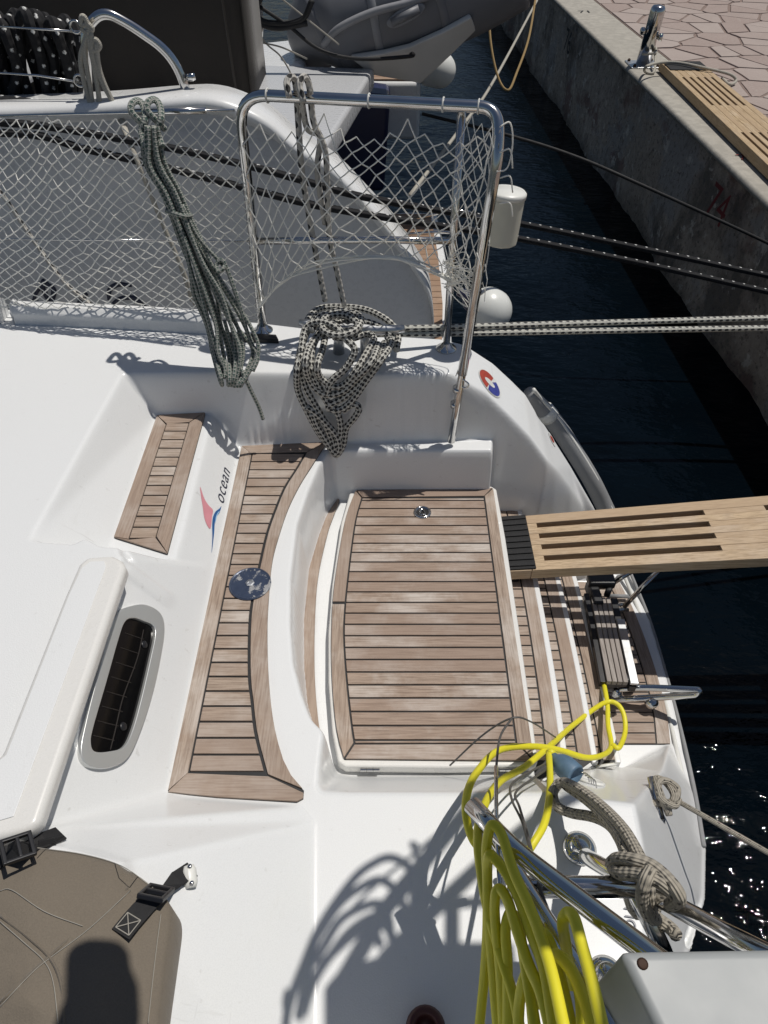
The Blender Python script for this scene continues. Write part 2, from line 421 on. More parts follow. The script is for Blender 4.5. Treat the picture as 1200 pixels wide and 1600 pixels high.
def clip(poly, p, n):
    out = []
    for i in range(len(poly)):
        a, b = poly[i], poly[(i + 1) % len(poly)]; da, db = (a - p).dot(n), (b - p).dot(n)
        if da <= 0: out.append(a)
        if da * db < 0: out.append(a + (b - a) * (da / (da - db)))
    return out
rs = random.Random(11)
cells = []
s = 0.4
nx, ny = 18, 32
seeds = [(i, j, Vector((CW + .02 + (i + .5 + rs.uniform(-.36, .36)) * .225, -0.4 + (j + .5 + rs.uniform(-.36, .36)) * (.225 + .011 * j), 0))) for i in range(nx) for j in range(ny)]
def inframe(p):
    d = p - CAMP; zd = d.y * CP - d.z * SP
    if zd <= .05: return False
    u_ = 600 + F_PX * d.x / zd; v_ = 800 - F_PX * (d.y * SP + d.z * CP) / zd
    return -60 < u_ < 1560 and -130 < v_ < 1640
for i, j, c in seeds:
    h = .5
    poly = [c + Vector((-h, -h, 0)), c + Vector((h, -h, 0)), c + Vector((h, h, 0)), c + Vector((-h, h, 0))]
    for i2, j2, c2 in seeds:
        if (i2 != i or j2 != j) and abs(i2 - i) < 3 and abs(j2 - j) < 3:
            n = (c2 - c); poly = clip(poly, (c + c2) / 2 - n.normalized() * .009, n.normalized())
            if len(poly) < 3: break
    poly = clip(poly, Vector((CW + .012, 0, 0)), Vector((-1, 0, 0)))
    if len(poly) < 3: continue
    cc = sum(poly, Vector()) / len(poly)
    if not inframe(Q(cc.y, cc.x)): continue
    P = []
    for k in range(len(poly)):
        a, b = poly[k], poly[(k + 1) % len(poly)]; P.append(a + (cc - a) * rs.uniform(.0, .06)); P.append((a + b) / 2 + (cc - (a + b) / 2) * rs.uniform(-.0, .07))
    t_ = rs.uniform(.0, .006)
    v, f = prism_geo([Q(p.y, p.x, ZQ - .03) for p in P], (0, 0, .03 + t_)); obj('flagstone', v, f, mst, pv, bevel=.004, seg=1)

def text(name, body, p, right, up, size, mat, parent, off=.004, shear=0.0, align='CENTER', space=1.0):
    cu = bpy.data.curves.new(name, 'FONT'); cu.body = body; cu.size = size; cu.align_x = align; cu.align_y = 'CENTER'; cu.shear = shear; cu.space_character = space; cu.extrude = 0.0
    cu.materials.append(mat)
    o = bpy.data.objects.new(name, cu); COL.objects.link(o)
    r = Vector(right).normalized(); n = r.cross(Vector(up)).normalized(); u2 = n.cross(r)
    m = Matrix((r, u2, n)).transposed().to_4x4(); m.translation = Vector(p) + n * off - (wloc(parent) if parent else Vector())
    if parent: o.parent = parent
    dg = bpy.context.evaluated_depsgraph_get(); me_ = bpy.data.meshes.new_from_object(o.evaluated_get(dg)); bpy.data.objects.remove(o)
    o = bpy.data.objects.new(name, me_); COL.objects.link(o)
    if parent: o.parent = parent
    o.matrix_local = m
    return o
def on_quay(u, v): return UP(u, v, Q(0, 0), QN)
text('berth_number', '74', on_quay(1131, 322), -QD, (0, 0, 1), .30, M['ink_red'], quay, .045, .1)
text('berth_number', '76', on_quay(893, 66), -QD, (0, 0, 1), .32, M['ink_blk'], quay, .045, .1)
text('coping_number', '74', U(1168, 247, ZQ), QN, QD, .14, M['ink_red'], quay, .006)
text('coping_number', '71', U(914, 19, ZQ), QN, QD, .16, M['ink_blk'], quay, .006)

# ================================================================== own yacht: moulded deck as one sculpted surface
YLOC = Vector((-.6, 1.3, ZW))
yacht = empty('sailing_yacht', YLOC, 'white sailing yacht in the foreground, its teak-laid stern steps going down to the water', 'yacht')
ZS, ZC, ZG, ZH = -.14, -.25, -.46, -.42
Z1, Z2, Z3, ZP = -.55, -.68, -.81, -.94
G = .004
X0, X1, Y0, Y1 = -1.95, 1.30, -.30, 2.50
GF = G; G = G / 2          # painted at twice the resolution, then thinned
gx = np.arange(X0, X1, G); gy = np.arange(Y0, Y1, G); GX, GY = np.meshgrid(gx, gy)
HZ = np.zeros_like(GX)
PMAX = False
def tri_paint(a, b, c):
    d = (b.y - c.y) * (a.x - c.x) + (c.x - b.x) * (a.y - c.y)
    if abs(d) < 1e-9: return
    i0, i1 = np.searchsorted(gx, [min(a.x, b.x, c.x) - G, max(a.x, b.x, c.x) + G]); j0, j1 = np.searchsorted(gy, [min(a.y, b.y, c.y) - G, max(a.y, b.y, c.y) + G])
    x = GX[j0:j1, i0:i1]; y = GY[j0:j1, i0:i1]
    l1 = ((b.y - c.y) * (x - c.x) + (c.x - b.x) * (y - c.y)) / d; l2 = ((c.y - a.y) * (x - c.x) + (a.x - c.x) * (y - c.y)) / d; l3 = 1 - l1 - l2
    m = (l1 >= -1e-6) & (l2 >= -1e-6) & (l3 >= -1e-6)
    zz = l1 * a.z + l2 * b.z + l3 * c.z; sub = HZ[j0:j1, i0:i1]
    if PMAX: zz = np.maximum(zz, sub)
    sub[m] = zz[m]
def paint3(P):
    P = [Vector(p) for p in P]
    for t in tessellate_polygon([[Vector((p.x, p.y, 0)) for p in P]]): tri_paint(*[P[i] for i in t])
def paint(px): paint3([U(*p) for p in px])
def flat(px, z): paint([(u, v, z) for u, v in px])
def strip(A, B):
    for i in range(len(A) - 1): paint([A[i], A[i + 1], B[i + 1], B[i]])
# quarter lines of the hull
OUT = [(732, 544, 0), (769, 568, -.06), (797, 594, -.12), (819, 616, -.17), (839, 650, -.24), (849, 663, -.28), (890, 728, -.44), (930, 798, -.62), (962, 850, -.78), (982, 893, -.92)]
INN = [(700, 587, 0), (758, 616, -.08), (797, 653, -.16), (830, 687, -.24), (856, 722, -.32), (867, 733, -.36), (891, 764, -.48), (914, 798, -.62), (938, 846, -.78), (962, 885, -.92)]
RIM = [(982, 893, -.92), (1014, 972, -.96), (1042, 1066, -.96), (1064, 1150, -.95), (1084, 1240, -.92), (1098, 1325, -.85), (1096, 1400, -.74), (1076, 1470, -.62), (1040, 1560, -.48), (1000, 1700, -.38), (960, 1900, -.34)]
outline = [Vector((-2.2, 2.36, 0)), U(-100, 480, 0), U(0, 484, 0), U(200, 492, 0), U(400, 505, 0), U(500, 517, 0), U(625, 527, 0), U(688, 531, 0), U(718, 538, 0)] + [U(*p) for p in OUT] + [U(*p) for p in RIM[1:]] + [Vector((.5, -.6, -.3)), Vector((-2.2, -.6, 0))]
# level of the curved step and the port side deck
paint3([Vector(p) for p in ((.30, -.5, ZP), (1.3, -.5, ZP), (1.3, 1.83, ZP), (.9, 2.1, ZP), (.30, 2.0, ZP))])
flat([(366, 697), (520, 690), (773, 684), (836, 1190), (860, 1237), (992, 1256), (1006, 1330), (1012, 1480), (1010, 1900), (460, 1900), (460, 1300), (250, 1262), (250, 1245)], ZC)
# starboard inner wall
strip([(196, 583, 0), (328, 582, 0), (549, 585, 0), (661, 587, 0), (700, 587, 0), (758, 616, -.08)],
      [(246, 652, ZS), (371, 697, ZC), (520, 688, ZC), (700, 686, ZC), (740, 685, ZC), (773, 684, ZC)])
strip([(196, 583, 0), (328, 582, 0)], [(246, 649, ZS), (371, 697, ZC)])
# seat recess
paint([(192, 583, 0), (48, 842, 0), (20, 893, 0), (160, 893, ZS), (177, 843, ZS), (243, 650, ZS)])
paint([(332, 645, ZS), (272, 882, ZS), (250, 960, ZS), (320, 960, ZC), (336, 890, ZC), (373, 696, ZC)])
flat([(242, 650), (333, 645), (273, 882), (255, 950), (160, 893), (177, 843)], ZS)
flat([(-900, 842), (48, 842), (120, 845), (186, 850), (200, 872), (48, 1302), (-900, 1302)], 0)
# wall with the portlight, and its return by the seat
WA, WB, WC_, WD = (200, 872, -.02), (48, 1302, -.02), (258, 1245, ZC), (337, 884, ZC)
paint([WA, WB, WC_, WD]); paint([(200, 872, -.02), (186, 850, 0), (270, 874, ZS), (337, 884, ZC)])
wp = U(*WA); wn_ = (U(*WB) - U(*WA)).cross(U(*WD) - U(*WA)).normalized()
if wn_.z < 0: wn_ = -wn_
def on_wall(u, v): return UP(u, v, wp, wn_)
paint3([on_wall(a_, b_) + Vector((0, 0, h_)) for a_, b_, h_ in ((192, 898, .016), (204, 884, .016), (272, 932, .010), (262, 950, .010))])
# port coaming
paint([(261, 1238, ZC), (300, 1246, ZC), (470, 1260, ZC), (490, 1284, ZC), (200, 1348, -.02), (30, 1306, -.01), (50, 1296, -.021)])
paint([(490, 1284, ZC), (488, 1900, ZC), (150, 1900, .0), (200, 1348, -.02)])
# well round the hatch
GL = [(524, 779), (509, 800), (494, 839), (478, 892), (470, 969), (470, 1046), (475, 1103), (487, 1149), (500, 1184), (520, 1206), (550, 1214)]
flat(GL + [(850, 1214), (850, 1150), (800, 779)], ZG)
strip([(520, 1206, ZG), (550, 1213, ZG), (850, 1211, ZG)], [(500, 1236, ZC), (545, 1238, ZC), (868, 1238, ZC)])
# steps down to the platform (level, each lower than the last)
def world_poly(P, z): paint3([Vector((x, y, z)) for x, y in P])
xe = [.383, .487, .604, .712]                       # nosing lines of hatch side, tread, tread, tread
def nose(i, y): return xe[i] - .05 * (y - 1.45) ** 2 * (1 if i else .3) + (.012 if i else .008)
NEARY = lambda x: .80 + (x - .38) * .60               # port end of the flight
FARY = lambda x: 1.845 + max(0, x - .5) * .06 - max(0, x - .75) * .25
PAINTFAR = .12
def tread_poly(i, x_out=None, inset=0.0):
    ys = np.linspace(0, 1, 14)
    Lp, Rp = [], []
    for k in ys:
        yl = lerp(NEARY(xe[i]) + inset, FARY(xe[i]) - inset, k); Lp.append((nose(i, yl), yl))
        if i < 3:
            yr = lerp(NEARY(xe[i + 1]) + inset, FARY(xe[i + 1]) - inset, k); Rp.append((nose(i + 1, yr), yr))
    return Lp, Rp
ZT = [Z1, Z2, Z3]
for i in range(3):
    Lp, Rp = tread_poly(i, inset=-.12); world_poly(Lp + Rp[::-1], ZT[i])
PLAT_OUT = [(1.000, 1.10), (1.018, 1.25), (1.024, 1.40), (1.022, 1.55), (1.012, 1.70), (.99, 1.84)]
# starboard wall of the stair well, then the sloping top of the quarter
PMAX = True
IW = [U(*p) for p in INN]; IB = [Vector((p.x - .004 * k, p.y - .055, -.80)) for k, p in enumerate(IW)]
for i in range(1, 8): paint3([IW[i], IW[i + 1], IB[i + 1], IB[i]])
PMAX = False
strip(OUT, INN)
# port quarter: slope down to the platform and the outer shoulder
PMAX = True
PA = [U(846, 1236, ZC), U(880, 1241, ZC), U(940, 1250, ZC), U(992, 1256, ZC), U(1036, 1205, -.66), U(1046, 1163, -.93)]
PB = [Vector((.40, .80, ZG)), Vector((.50, .875, Z1 - .02)), Vector((.62, .945, Z2 - .03)), Vector((.73, 1.01, Z3 - .03)), Vector((.90, 1.11, ZP)), Vector((.955, 1.14, ZP))]
for i in range(5): paint3([PA[i], PA[i + 1], PB[i + 1], PB[i]])
SH_IN = [(1046, 1163, -.93), (1036, 1205, -.66), (992, 1256, ZC), (1006, 1330, ZC), (1012, 1480, ZC), (1010, 1900, ZC)]
SH_OUT = [(1068, 1160, -.95), (1084, 1240, -.92), (1098, 1325, -.85), (1096, 1400, -.74), (1060, 1520, -.54), (960, 1990, -.34)]
strip(SH_IN, SH_OUT)
PMAX = False
# hull side: beyond the outline the surface turns down and runs to below the water
def seg_near(P):
    best = np.full(GX.shape, 1e9); zb = np.zeros_like(GX)
    for a, b in zip(P[:-1], P[1:]):
        ex, ey = b.x - a.x, b.y - a.y; L2 = ex * ex + ey * ey
        t = np.clip(((GX - a.x) * ex + (GY - a.y) * ey) / L2, 0, 1); d = np.hypot(GX - a.x - t * ex, GY - a.y - t * ey)
        m = d < best; best[m] = d[m]; zb[m] = (a.z + t * (b.z - a.z))[m]
    return best, zb
def inside(P):
    r = np.zeros(GX.shape, bool); n = len(P)
    for i in range(n):
        a, b = P[i], P[(i + 1) % n]
        if a.y == b.y: continue
        c = ((a.y > GY) != (b.y > GY)) & (GX < (b.x - a.x) * (GY - a.y) / (b.y - a.y) + a.x); r ^= c
    return r
ins = inside(outline); dist, zed = seg_near(outline)
HZ[~ins] = zed[~ins]
def blur(A, sg):
    k = int(3 * sg / G) + 1; w = np.exp(-.5 * (np.arange(-k, k + 1) * G / sg) ** 2); w /= w.sum()
    for ax in (0, 1):
        pad = [(0, 0), (0, 0)]; pad[ax] = (k, k); Bp = np.pad(A, pad, mode='edge'); out = np.zeros_like(A)
        for i, q in enumerate(w):
            out += q * (Bp[i:i + A.shape[0], :] if ax == 0 else Bp[:, i:i + A.shape[1]])
        A = out
    return A
HZ = blur(HZ, .0055)
GX, GY, HZ, ins, dist = [A[::2, ::2] for A in (GX, GY, HZ, ins, dist)]; G = GF
so_ = np.where(ins, 0, dist)
HZ -= np.where(so_ > 0, np.minimum(so_ ** 2 * 60, .04) + np.maximum(so_ - .012, 0) * 13, 0)
keep = (so_ < .14)
ny_, nx_ = GX.shape
idx = np.arange(ny_ * nx_).reshape(ny_, nx_)
q = keep[:-1, :-1] & keep[1:, :-1] & keep[:-1, 1:] & keep[1:, 1:]
quads = np.stack([idx[:-1, :-1][q], idx[:-1, 1:][q], idx[1:, 1:][q], idx[1:, :-1][q]], 1)
used = np.unique(quads); remap = np.full(ny_ * nx_, -1); remap[used] = np.arange(len(used)); quads = remap[quads]
co = np.stack([GX.ravel()[used] - YLOC.x, GY.ravel()[used] - YLOC.y, HZ.ravel()[used] - YLOC.z], 1).astype(np.float32)
me = bpy.data.meshes.new('deck_moulding'); me.vertices.add(len(co)); me.vertices.foreach_set('co', co.ravel())
me.loops.add(len(quads) * 4); me.loops.foreach_set('vertex_index', quads.ravel().astype(np.int32))
me.polygons.add(len(quads)); me.polygons.foreach_set('loop_start', np.arange(0, len(quads) * 4, 4, dtype=np.int32)); me.update(calc_edges=True)
me.polygons.foreach_set('use_smooth', np.ones(len(quads), bool)); me.materials.append(M['gel']); me.validate()
moulding = bpy.data.objects.new('deck_moulding', me); COL.objects.link(moulding); moulding.parent = yacht
def height(x, y):
    fx = min(max((x - X0) / G, 0), nx_ - 1.001); fy = min(max((y - Y0) / G, 0), ny_ - 1.001); i, j = int(fx), int(fy); a, b = fx - i, fy - j
    return float(HZ[j, i] * (1 - a) * (1 - b) + HZ[j, i + 1] * a * (1 - b) + HZ[j + 1, i] * (1 - a) * b + HZ[j + 1, i + 1] * a * b)

# ------------------------------------------------------------------ teak: boards as parts over black caulking
GAP = .0024; TH = .007; BASE = .003
def bed(name, poly, z, mat=None, parent=None):
    v, f = prism_geo([Vector((p[0], p[1], z - .006)) for p in poly], (0, 0, .006 + BASE)); return obj(name, v, f, mat or M['caulk'], parent or yacht)
def board(poly, z, mat, parent, name='plank'):
    v, f = prism_geo([Vector((p[0], p[1], z + .0005)) for p in poly], (0, 0, TH)); return obj(name, v, f, mat, parent, bevel=.0012, seg=1)
def xat(line, y):
    """x of a polyline (list of 2d points running in y) at y"""
    L = sorted(line, key=lambda p: p[1])
    if y <= L[0][1]: a, b = L[0], L[1]
    elif y >= L[-1][1]: a, b = L[-2], L[-1]
    else:
        for a, b in zip(L[:-1], L[1:]):
            if a[1] <= y <= b[1]: break
    return a[0] + (b[0] - a[0]) * (y - a[1]) / (b[1] - a[1]) if b[1] != a[1] else a[0]
def cross_planks(Lf, Rt, y0, y1, n, z, mat, parent, sub=3, cuts=None):
    ys = cuts or [lerp(y0, y1, i / n) for i in range(n + 1)]
    for a, b in zip(ys[:-1], ys[1:]):
        a2, b2 = a + GAP, b - GAP; t = [lerp(a2, b2, k / sub) for k in range(sub + 1)]
        board([(xat(Lf, y) + GAP, y) for y in t] + [(xat(Rt, y) - GAP, y) for y in t[::-1]], z, mat, parent)
def px2(L, z): return [tuple(U(u, v, z)[:2]) for u, v in L]
def shrink_band(A, B, z, mat, parent):
    """board between two rows of points, pulled in by the gap at its ends"""
    board(A + B[::-1], z, mat, parent)
def ins_pt(p, q, d):
    p, q = Vector(p), Vector(q); return tuple(p + (q - p).normalized() * d)

# seat
z = ZS + .001
o4 = px2([(246, 651), (321, 647), (262, 867), (179, 841)], z); i4 = px2([(260, 665), (297, 662), (245, 842), (201, 846)], z)
seat = bed('seat_teak', o4, z)
Yf = (i4[0][1] + i4[1][1]) / 2; Yn = (i4[2][1] + i4[3][1]) / 2
for i in range(4):
    a, b, c, d = o4[i], o4[(i + 1) % 4], i4[(i + 1) % 4], i4[i]
    cen = Vector((a[0] + b[0] + c[0] + d[0], a[1] + b[1] + c[1] + d[1])) / 4
    board([a, ins_pt(b, a, .001), ins_pt(c, d, .003), ins_pt(d, c, .003)], z, M['teaky'] if i % 2 else M['teakx'], seat)
cross_planks([i4[0], i4[3]], [i4[1], i4[2]], Yn, Yf, 12, z, M['teakx'], seat)

# curved step
z = ZC + .001
left_o = px2([(378, 699), (263, 1239)], z); left_i = px2([(394, 712), (296, 1208)], z)
right_o = px2([(510, 693), (489, 727), (470, 757), (451, 795), (435, 842), (425, 883), (420, 940), (418, 988), (420, 1060), (428, 1132), (444, 1192), (460, 1220), (475, 1236)], z)
right_i = px2([(479, 708), (464, 734), (445, 764), (430, 800), (418, 834), (408, 876), (394, 944), (390, 992), (390, 1060), (394, 1096), (400, 1148), (417, 1214)], z)
def smooth2(L, k=5): return [(p.x, p.y) for p in catmull([Vector((a, b, 0)) for a, b in L], k)]
right_o, right_i = smooth2(right_o), smooth2(right_i)
near_o = px2([(263, 1239), (340, 1247), (465, 1254), (474, 1249), (475, 1238)], z)
stepb = bed('curved_step_teak', [left_o[0]] + right_o + near_o[::-1][1:], z)
board([left_o[0], ins_pt(left_i[0], left_o[0], .002), ins_pt(left_i[1], left_o[1], .003), ins_pt(left_o[1], left_o[0], .003)], z, M['teaky'], stepb)
board(near_o[:3] + near_o[3:4] + [ins_pt(near_o[4], near_o[3], .004), ins_pt(right_i[-1], near_o[4], .004), ins_pt(left_i[1], left_o[1], .004)], z, M['teakx'], stepb)
board([left_o[0], ins_pt(right_o[0], left_o[0], .004), ins_pt(right_i[0], left_i[0], -.004), ins_pt(left_i[0], left_o[0], .006)], z, M['teakx'], stepb)
cut = len(right_o) // 2
def ribbon(A, B, n, z, mat, parent, ends=.003):
    def res(L, t):
        D = [0]
        for p, q in zip(L[:-1], L[1:]): D.append(D[-1] + math.dist(p, q))
        s = t * D[-1]
        for k in range(len(L) - 1):
            if D[k + 1] >= s: w = (s - D[k]) / max(1e-9, D[k + 1] - D[k]); return (lerp(L[k][0], L[k + 1][0], w), lerp(L[k][1], L[k + 1][1], w))
        return L[-1]
    T = [lerp(ends, 1 - ends, i / n) for i in range(n + 1)]
    board([res(A, t) for t in T] + [res(B, t) for t in T[::-1]], z, mat, parent)
ro = [(x, y) for x, y in right_o]; ri = [(x + GAP * 1.6, y) for x, y in right_i]
ribbon(ro, ri, 30, z, M['teaky'], stepb)
cross_planks([left_i[0], left_i[1]], [(x - .001, y) for x, y in right_i], (left_i[1][1] + right_i[-1][1]) / 2 + .004, (left_i[0][1] + right_i[0][1]) / 2 - .004, 27, z, M['teakx'], stepb)

# narrow strip of teak in the well
z = ZG + .001
so1 = smooth2(px2([(529, 779), (512, 805), (497, 839), (482, 892), (473, 969), (473, 1046), (478, 1103), (490, 1149), (504, 1181)], z)); si1 = smooth2(px2([(531, 782), (522, 806), (512, 835), (497, 904), (492, 981), (492, 1057), (497, 1122), (503, 1160), (505, 1180)], z))
well = bed('well_teak', so1 + si1[::-1], z); ribbon(so1, si1, 30, z, M['teaky'], well, .004)

# hatch: rim, planks, latch, hinges
rim = px2([(558, 761), (768, 759), (776, 764), (790, 840), (812, 985), (833, 1130), (841, 1190), (836, 1196), (700, 1199), (540, 1197), (528, 1190), (519, 1142), (513, 1065), (513, 988), (519, 912), (533, 816), (546, 770)], ZH)
v, f = prism_geo([Vector((p[0], p[1], ZG + .004)) for p in rim], (0, 0, ZH - ZG - .004)); hatch = obj('hatch', v, f, M['gel_cream'], yacht, bevel=.008, seg=3)
z = ZH + .001
ho = dict(fl=(556, 768), fr=(770, 764), nr=(834, 1190), nl=(538, 1187)); hi = dict(fl=(566, 779), fr=(756, 777), nr=(806, 1163), nl=(554, 1164))
lo = smooth2(px2([(556, 768), (540, 812), (523, 912), (518, 988), (519, 1065), (526, 1142), (538, 1187)], z)); li = smooth2(px2([(566, 779), (555, 820), (543, 912), (538, 970), (538, 1010), (542, 1065), (549, 1130), (554, 1164)], z))
H = {k: tuple(U(*p, z)[:2]) for k, p in ho.items()}; I = {k: tuple(U(*p, z)[:2]) for k, p in hi.items()}
hb = bed('caulking', lo + [H['nr'], H['fr']], z, parent=hatch)
k1 = int(len(lo) * .47)
def cutb(L, y0, y1): return [p for p in L if y0 <= p[1] <= y1]
ysplit = U(530, 944, z).y
ribbon([(xat(lo, y), y) for y in np.linspace(ysplit + .002, lo[0][1], 12)], [(xat(li, y) - GAP, y) for y in np.linspace(ysplit + .002, li[0][1], 12)], 12, z, M['teaky'], hatch, .006)
ribbon([(xat(lo, y), y) for y in np.linspace(lo[-1][1], ysplit - .002, 12)], [(xat(li, y) - GAP, y) for y in np.linspace(li[-1][1], ysplit - .002, 12)], 12, z, M['teaky'], hatch, .006)
board([ins_pt(H['fr'], H['nr'], .004), ins_pt(H['nr'], H['fr'], .004), (I['nr'][0] + GAP, I['nr'][1]), (I['fr'][0] + GAP, I['fr'][1])], z, M['teaky'], hatch)
board([ins_pt(H['fl'], H['fr'], .003), ins_pt(H['fr'], H['fl'], .003), ins_pt(I['fr'], I['fl'], .0), (I['fl'][0], I['fl'][1])], z, M['teakdx'], hatch)
board([ins_pt(H['nl'], H['nr'], .003), ins_pt(H['nr'], H['nl'], .003), (I['nr'][0], I['nr'][1] - GAP), (I['nl'][0], I['nl'][1] - GAP)], z, M['teakdx'], hatch)
ycut = [U(680, v, z).y for v in (1164, 1159.5)]; yfar = I['fl'][1] - .004
ys_h = [ycut[0], ycut[1] + .002] ; n = 22
ys_h += [lerp(ycut[1] + .002, yfar - .012, i / n) for i in range(1, n + 1)] + [yfar]
cross_planks(li, [I['fr'], I['nr']], 0, 0, 0, z, M['teakdx'], hatch, cuts=ys_h)
lc = U(660, 801, ZH + .008)
lt = MB().lathe(lc, [(.030, 0), (.030, .003), (.026, .006), (.0215, .006), (.0205, .001)], 28).build('latch', M['steel'], hatch, smooth=True)
MB().lathe(lc, [(.0205, .0005), (.0205, .0012)], 24).build('latch_recess', M['black'], lt)
MB().tube(catmull([lc + Vector((-.008, -.012, .003)), lc + Vector((0, -.013, .004)), lc + Vector((.008, -.012, .003)), lc + Vector((.008, -.004, .004)), lc + Vector((0, .012, .004)), lc + Vector((-.008, -.004, .004))], 4, True), .0028, 8, True).build('latch_ring', M['steel'], lt, smooth=True)
for u in (578, 795):
    c = U(u, 1203, ZH - .012); hb_ = MB()
    for k in range(3): hb_.tube([c + Vector((-.024 + k * .016 + .0008, 0, 0)), c + Vector((-.024 + k * .016 + .0152, 0, 0))], .0048, 10)
    hb_.box(c + Vector((0, .006, -.004)), (.048, .010, .003)); hb_.build('hinge', M['steel'], hatch, smooth=False)

# treads and platform
def tread(i, name):
    z = ZT[i] + .001
    Lp, Rp = tread_poly(i, inset=.012)
    Rp = [(x - .010, y) for x, y in Rp]; Lp = [(x + .004, y) for x, y in Lp]
    t = bed(name, Lp + Rp[::-1], z)
    Ri = [(x - .040, y) for x, y in Rp]
    ribbon(Rp, [(x + GAP, y) for x, y in Ri], 14, z, M['teaky'], t, .002)
    y0, y1 = max(Lp[0][1], Rp[0][1]) + .006, min(Lp[-1][1], Rp[-1][1])
    n = int((y1 - y0) / .036); cross_planks(Lp, Ri, y0, y1, n, z, M['teakx'], t, 1)
for i in range(3):
    tread(i, 'tread')
    ys_n = np.linspace(NEARY(xe[i + 1]) + .004, FARY(xe[i + 1]) - .004, 14); zl_ = ZT[i + 1] if i < 2 else ZP
    pn = [(nose(i + 1, y) - .012, y) for y in ys_n] + [(nose(i + 1, y) + .007, y) for y in ys_n[::-1]]
    v, f = prism_geo([Vector((x, y, zl_ - .004)) for x, y in pn], (0, 0, ZT[i] + .009 - zl_ + .004)); obj('riser', v, f, M['gel_s'], yacht, bevel=.005, seg=2)
z = ZP + .001
PI_ = [(x - .052, y) for x, y in PLAT_OUT]; PI_[0] = (PI_[0][0] - .005, 1.132); PI_[-1] = (PI_[-1][0], 1.825)
Lp, _ = tread_poly(3, inset=.01); Lp = [(x + .005, max(y, 1.12)) for x, y in Lp][0:]
yy = np.linspace(1.132, 1.825, 16); Lq = [(nose(3, y) + .005, y) for y in yy]; Rq = [(xat(PI_, y), y) for y in yy]
plat = bed('swim_platform_teak', Lq + Rq[::-1], z)
Rqi = [(x - .046, y) for x, y in Rq]
ribbon(Rq, [(x + GAP, y) for x, y in Rqi], 14, z, M['teaky'], plat, .002)
n = int((yy[-1] - yy[0]) / .038); cross_planks(Lq, Rqi, yy[0], yy[-1], n, z, M['teakx'], plat, 1)
# ================================================================== own yacht: fittings
def Yw(p): return p
# lid of the locker bench
lid_px = [(136, 868), (176, 866), (191, 874), (196, 884), (60, 1287), (40, 1300), (-60, 1325), (-160, 1325), (-60, 1215), (0, 1180), (100, 930), (122, 880)]
zl0, zl1 = .004, .045
v, f = prism_geo([U(a, b, zl1) - Vector((0, 0, zl1 - zl0)) for a, b in lid_px], (0, 0, zl1 - zl0)); lid = obj('locker_lid', v, f, M['gel_cream'], yacht, bevel=.014, seg=4)
pan = [(141, 878), (163, 877), (166, 886), (22, 1276), (-60, 1300), (-120, 1290), (-30, 1215), (10, 1180), (108, 930), (128, 888)]
v, f = prism_geo([U(a, b, zl1) for a, b in pan], (0, 0, .0025)); obj('nonskid_panel', v, f, M['gel'], lid, bevel=.002, seg=1)
# portlight on the sloping wall
def rr(pts, k=6): return catmull([on_wall(a, b) for a, b in pts], k, True)
po = rr([(196, 950), (222, 947), (245, 960), (252, 985), (246, 1030), (232, 1090), (212, 1150), (192, 1188), (160, 1203), (130, 1198), (120, 1175), (128, 1130), (146, 1060), (165, 990), (178, 960)])
pi_ = rr([(203, 968), (220, 973), (234, 980), (237, 995), (230, 1030), (216, 1090), (202, 1140), (188, 1168), (165, 1176), (142, 1176), (136, 1162), (140, 1138), (160, 1070), (180, 1000), (190, 974)])
def ring(name, A, B, up, mat, parent):
    n = len(A); up = Vector(up); vs = A + [p + up for p in A] + B + [p + up for p in B]; fs = []
    for i in range(n):
        j = (i + 1) % n; fs += [(i, j, n + j, n + i), (n + i, n + j, 3 * n + j, 3 * n + i), (3 * n + i, 3 * n + j, 2 * n + j, 2 * n + i)]
    return obj(name, vs, fs, mat, parent, smooth=False, bevel=.002, seg=2)
def glass():
    t = NT('dark_acrylic'); t.col((.004, .004, .0045)); t.set(Roughness=.05, Specular_IOR_Level=.35, IOR=1.45); return t.m
M['glass'] = glass()
port = ring('portlight', po, pi_, wn_ * .012, M['frame'], yacht)
obj('pane', [p + wn_ * .004 for p in pi_], [tuple(range(len(pi_)))], M['glass'], port)
M['reflection_line'] = plain('dark_reflection', (.025, .02, .017), .5)  # reflection of the step planks, drawn as thin dark lines on the pane
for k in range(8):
    t_ = k / 7; a = on_wall(lerp(193, 143, t_), lerp(990, 1150, t_)); b2 = on_wall(lerp(222, 176, t_), lerp(1000, 1158, t_)); MB().tube([a + wn_ * .0045, b2 + wn_ * .0045], .0011, 6).build('reflection_line', M['reflection_line'], port)
MB().tube(catmull([on_wall(*p) + wn_ * .0046 for p in ((222, 985), (212, 1030), (190, 1090), (178, 1140), (170, 1172))], 5), .0013, 6).build('reflection_line', M['reflection_line'], port, smooth=True)
for a, b in ((223, 1008), (190, 1136)): MB().lathe(on_wall(a, b) + wn_ * .0045, [(.009, 0), (.009, .0015), (.006, .003)], 16, wn_).build('pane_knob', M['black'], port, smooth=True)
